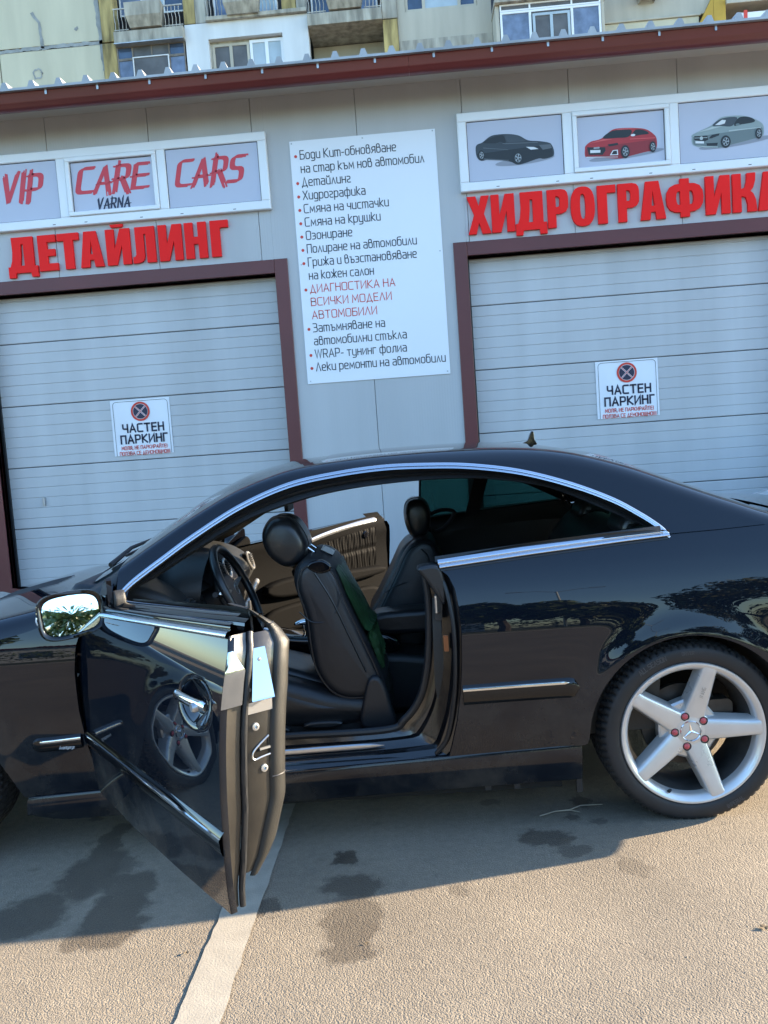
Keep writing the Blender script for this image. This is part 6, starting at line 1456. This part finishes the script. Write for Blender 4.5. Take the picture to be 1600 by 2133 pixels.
def openings(car):
    """door aperture: jamb, seals, sill, skirt"""
    C1 = catmull([(-1.99,.40),(-1.93,.362),(-1.75,.350),(-1.43,.352),(-1.06,.352),(-.985,.385),(-.925,.46),(-.892,.57),(-.876,.70),(-.872,.81),(-.880,.915)], 8)
    C2 = [(-2.02,.285),(-1.8,.265),(-1.43,.268),(-1.06,.275),(-.90,.283)]+CUTR[0:]
    C2 = [(x, z) for x, z in C2]
    def jamb(mb):
        a = resample(C1, 80); c = resample(C2, 80); G = []
        for p, q in zip(a, c):
            yi, yo = -.735, -W(q[0], q[1])+.018; row = []
            for t, y in ((0, yi), (.10, yi-.010), (.35, yi-.018), (.42, yi-.034), (.55, yi-.040), (.72, yi-.052), (.78, yo+.018), (1.0, yo+.002)):
                row.append((p[0]+(q[0]-p[0])*t, y, p[1]+(q[1]-p[1])*t))
            G.append(row)
        mb.grid(G, 0, True)
    both(jamb, 'door_jamb', 'jamb', car, angle=28)
    both(lambda mb: mb.tube([(p[0], -.742, p[1]) for p in C1], .0135, 10), 'aperture_seal', 'rubber', car)
    c2t = catmull([(-.878,.29),(-.84,.34),(-.815,.43),(-.797,.55),(-.790,.70),(-.797,.80),(-.812,.875),(-.838,.918)], 8)
    both(lambda mb: mb.tube([(p[0]-.004, -W(p[0], p[1])+.022, p[1]) for p in c2t], .0075, 8), 'jamb_seal', 'rubber', car)
    # striker plate, hinge covers, top cap of the jamb
    def striker(mb): mb.prism([rrect(-.016, .016, -.055, .055, .01)], -.004, .002); mb.v = [(-.838+z*.08+x*.75, -.785+y-x*.5, .80+z) for x, y, z in mb.v]
    both(striker, 'striker_plate', 'disc', car, fix=True)
    def sb_(mb): mb.tube([(-.842,-.775,.835),(-.848,-.80,.832),(-.848,-.80,.775),(-.842,-.775,.772)], .005, 8)
    both(sb_, 'striker', 'alu', car)
    def refl(mb): mb.prism([rrect(-.008, .008, -.028, .028, .003)], -.004, .002); mb.v = [(-.822+x, -.80+y-x*.4, .665+z) for x, y, z in mb.v]
    both(refl, 'amber_reflector', mat_amber, car, smooth=False, fix=True)
    def cap(mb): puff(mb, [(-.905,.928),(-.885,.940),(-.835,.940),(-.815,.905),(-.808,.84),(-.822,.80),(-.845,.835),(-.875,.885)], -.815, -.742, .012, K=3, N=34)
    both(cap, 'jamb_cap', 'rubber', car)
    both(lambda mb: strip(mb, [(-1.95,.311),(-1.6,.309),(-1.06,.3155)], .020, .003, lambda x, z: -.7925, taper=(0, .12)), 'sill_plate', 'alu', car)
    def ledge(mb):
        mb.grid([[(x, y, z+.02*(x+1.4)*.5) for y, z in ((-.812,.283), (-.828,.281), (-.842,.272), (-.848,.262), (-.846,.254))] for x in np.linspace(-2.03, -.85, 24)])
    both(ledge, 'sill_ledge', 'jamb', car)
    # side skirt
    def skirt(mb):
        G = []
        for i in range(70):
            x = -2.318+1.932*i/69; t = i/69; zt = .232+.066*t**.9; zb = .135+.028*t; e = min(1, i/5)**.5
            zb += .035*(1-e)
            G.append([(x+(.02*(1-j/7) if i == 0 else 0), y, z) for j, (y, z) in enumerate([(-.852, zt+.003), (-.8575, zt+.001), (-.8610, zt-.008), (-.862, zt-.048), (-.858, zt-.060), (-.850, zb+.030), (-.840, zb+.006), (-.828, zb), (-.77, zb+.012)])])
        mb.grid(G, 0, True); 
        for g, fl in ((G[0], 0), (G[-1], 1)): mb.add(list(g)+[(g[0][0], -.77, g[0][2])], [tuple(range(10)) if fl else tuple(range(10))[::-1]])
    both(skirt, 'side_skirt', 'paint_skirt', car, angle=40, fix=True)
    def clips(mb):
        for x, l in ((-.405, .035), (-.62, .010), (-.72, .008)): mb.box(x, x+.02, -.835, -.82, .155-l, .17)
    both(clips, 'skirt_clip', 'dark', car, smooth=False)
    # rub strips on wing and rear panel
    for n, pth, tp in (('rub_strip', [(-2.262,.422), (-2.18,.424), (-2.088,.430)], (.03, 0)), ('rub_strip', [(-.779,.500), (-.6,.502), (-.385,.503)], (0, .032))):
        wd = .054 if pth[0][0] < -1 else .074
        both(lambda mb: strip(mb, pth, wd, .011, YS, taper=tp), n, 'gloss', car)
        oz = .012 if pth[0][0] < -1 else .020; c2_ = [(x+(.03 if (i == 0 and tp[0]) else (-.035 if (i == 2 and tp[1]) else 0)), z+oz) for i, (x, z) in enumerate(pth)]
        both(lambda mb: strip(mb, c2_, .013, .0035, lambda x, z: YS(x, z)-.0095, taper=(tp[0]*.2, tp[1]*.2)), 'rub_strip_chrome', 'chrome', car)
    mb = MB(); text_flat(mb, 'Avantgarde', 0, 0, .0072, 0, .07, .052, .2, slant=.15); mb.v = [(-2.165+x, YS(-2.14, .41)-.0113, .4075+z) for x, y, z in mb.v]; mb.build('badge_lettering', 'print_white', car, smooth=False)
    # hood louvres, wipers, aerial fin, roof joint
    hz = lambda x, y: He(x)+Cr(x)*(1-(y/W(x, He(x)))**2)
    for k in range(6):
        y = -.30+.034*k; mb = MB(); mb.grid([[(x, y+.05*(x+2.5)+q, hz(x, y)+.0015+(.003 if q else 0)) for q in (0, .011)] for x in np.linspace(-2.62, -2.36, 10)]); mb.build('hood_louvre', 'dark', car)
    for y0, y1, xa in ((-.42, .12, -2.03), (.12, .60, -2.05)):
        mb = MB(); mb.tube([(-2.10, y0+.02, hz(-2.10, y0)+.01), (-2.06, (y0+y1)/2-.1, hz(-2.06, (y0+y1)/2)+.022), (-2.02, y1, hz(-2.02, y1)+.012)], [.011, .008, .005], 6); o = mb.build('wiper', 'dark', car)
        mb = MB(); mb.box(0, 1, -.004, .004, 0, .010); mb.v = [(-2.045+.03*x+y, y0+.05+(y1-y0)*x, hz(-2.04, y0+(y1-y0)*x)+z+.004) for x, y, z in mb.v]; mb.build('blade', 'rubber', o, smooth=False)
    mb = MB(); zt = He(-.36)+Cr(-.36)-.004; G = []
    for k in range(13):
        t = k/12; h = .060*(1-t)**.0
        G.append(None)
    fin = [(-.425,0),(-.395,.010),(-.372,.018),(-.358,.050),(-.352,.060),(-.343,.058),(-.340,.022),(-.330,.004),(-.333,0)]
    mb = MB(); puff(mb, [(x, zt+z) for x, z in fin], -.009, .009, .003, K=3, N=60, smooth=False); mb.build('aerial_fin', 'gloss', car)
    mb = MB(); mb.prism([rrect(-.26, .26, -.055, .055, .01)], -.004, .004); mb.v = [(1.075-y, x, .62+z) for x, y, z in mb.v]; mb.build('number_plate', 'print_white', car, fix=True, smooth=False)
    for s in (-1, 1):
        mb = MB(); puff(mb, [(-.12,-.06),(-.12,.06),(.12,.06),(.12,-.06)], -.01, .01, .008, K=2, smooth=False); mb.v = [(1.045-y-.1*abs(x+.0)*0, s*.62+x, .80+z) for x, y, z in mb.v]; mb.build('tail_light', 'redprint', car, fix=True)
        mb = MB(); mb.lathe([(0, -.02), (.07, -.01), (.085, .01)], 24, flip=True); mb.v = [(-3.57+y, s*.60+x, .60+z) for x, y, z in mb.v]; mb.build('headlight', 'lens', car, fix=True)
mat_amber = mat('amber_reflector', (.30, .09, .03), .3, coat=.5)

# ------------------------------------------------------------------ put the coupe together
CA = R(2.0); OX, OY = .8641-math.sin(CA)*.85, 2.7596+math.cos(CA)*.85
car = empty('black_coupe', (OX, OY, 0), CA, 'glossy black two-door coupe with both doors open in front of the garage', 'car')
body_shell(car, 'paint'); openings(car); interior(car)
door(car, -1, 55.3, 1.0, .004); door(car, 1, 38.5, .2, -.038, detail=False)
wheel(car, 0, -.738, -1); wheel(car, 0, .738, 1, spin=20); wheel(car, -2.715, -.738, -1, steer=0, spin=33); wheel(car, -2.715, .738, 1, spin=50)

# ------------------------------------------------------------------ second car beyond the coupe, mostly out of the picture
M['paint_white'] = mat('white_paint', (.62, .62, .62), .4, coat=1, coatr=.02)
car2 = empty('white_parked_car', (5.17, 5.65, 0), R(1), 'white car nose just visible at the right edge behind the black coupe', 'car')
def simple_shell(car, P):
    xs = [-3.60+.06*i for i in range(77)]
    def rows(x, lo): 
        h, r = He(x), Rc(x); side = [(-W(x, lo+(h-r-lo)*k/16), lo+(h-r-lo)*k/16) for k in range(16)]
        a = [(x, y, z) for y, z in side+top_pts(x, 8, 5)]; return a+[(p[0], -p[1], p[2]) for p in a[-2::-1]]
    def lo(x):
        for xc in (-.012, -2.727):
            if abs(x-xc) < .35: return .305+math.sqrt(.352**2-(x-xc)**2)
        return .2
    F = [rows(x, min(lo(x), He(x)-Rc(x)-.05)) for x in xs]
    mb = MB(); mb.grid(F); mb.add(F[0], [tuple(range(len(F[0])))[::-1]]); mb.add(F[-1], [tuple(range(len(F[-1])))]); mb.build('body', P, car, angle=50)
    mb = MB(); G = []
    for x in np.linspace(-2.08, -1.25, 24):
        t = top_pts(x, 8, 5)[7:]; row = [(x, y, z+.004) for y, z in t]; G.append(row+[(p[0], -p[1], p[2]) for p in row[-2::-1]])
    mb.grid(G); mb.build('windshield', 'gloss', car)
    def side(mb):
        B = [(x, belt(x)+.02) for x in np.linspace(-1.85, -.09, 30)]; T = [(x, chz(x)-.02) for x in np.linspace(-1.82, -.11, 30)]
        mb.grid([[(p[0], YS(p[0], p[1])-.003, p[1]) for p in r] for r in coons(B, [B[-1], T[-1]], T, [B[0], T[0]], 30, 8)])
    both(side, 'side_window', 'gloss', car)
    for y in (-.6, .6):
        mb = MB(); puff(mb, ellipse(-3.50, .62, .10, .05, 16), y-.12, y+.12, .02, K=3); mb.build('headlight', 'lens', car)
    for x in (0, -2.715):
        for y in (-.74, .74):
            mb = MB(); mb.lathe([(0, -.10), (.22, -.10), (.25, -.115), (.30, -.11), (.317, -.09), (.317, .09), (.25, .11)], 48, flip=True); o = mb.build('wheel', 'tyre', car); o.location = (x, y, .317)
            o.rotation_euler = (0, 0, 0 if y < 0 else math.pi)
simple_shell(car2, 'paint_white')
# twig and leaves on the asphalt
M['twig'] = mat('pale_twig', (.30, .26, .20), .9)
M['dryleaf'] = mat('dry_leaf', (.11, .08, .045), .8)
tw = MB(); tw.tube([(0, 0, .006), (.06, .012, .012), (.11, .016, .010), (.16, .035, .014), (.24, .040, .008)], [.0022, .002, .003, .002, .0015], 5); tw.tube([(.11, .016, .010), (.145, .002, .006)], [.002, .001], 5)
o = tw.build('dry_twig', 'twig', None, label='pale dry twig lying by the rear wheel under the sill', cat='twig', loc=(.335, 2.835, 0)); o.rotation_euler = (0, 0, .1)
rg = random.Random(12)
for i, (x, y, s, lb) in enumerate([(.83, 2.13, .016, 'small torn dark leaf on sunlit asphalt near the right edge of the picture'), (-.74, 2.12, .010, 'tiny dry leaf beside the parking line left of it'), (-.24, 2.13, .008, 'tiny dry leaf on the sunlit asphalt below the oil spot')]):
    mb = MB(); n = 9; P_ = [(s*math.cos(2*math.pi*k/n)*rg.uniform(.5, 1.2), .6*s*math.sin(2*math.pi*k/n)*rg.uniform(.6, 1.2), .002+rg.uniform(0, .006)) for k in range(n)]
    mb.add(P_+[(0, 0, .004)], [(k, (k+1) % n, n) for k in range(n)]); mb.build('dry_leaf', 'dryleaf', None, smooth=False, label=lb, cat='leaf', group='leaves on the asphalt', loc=(x, y, .001))
mb = MB()
for i in range(260):
    x, y = rg.uniform(-1.6, 1.4), rg.uniform(1.5, 3.3); s = rg.uniform(.001, .0024); z = s*.5
    q = [(s*math.cos(a)*rg.uniform(.7, 1.2), s*math.sin(a)*rg.uniform(.7, 1.2)) for a in (0, 1.25, 2.5, 3.8, 5)]
    mb.add([(x+a, y+b, 0) for a, b in q]+[(x+a*.5, y+b*.5, s) for a, b in q], [(k, (k+1) % 5, 5+(k+1) % 5, 5+k) for k in range(5)]+[(5, 6, 7, 8, 9)])
M['grit'] = mat('grit', (.17, .155, .13), .9)
mb.build('loose_grit', 'grit', None, smooth=False, kind='stuff', label='loose grit scattered over the asphalt')
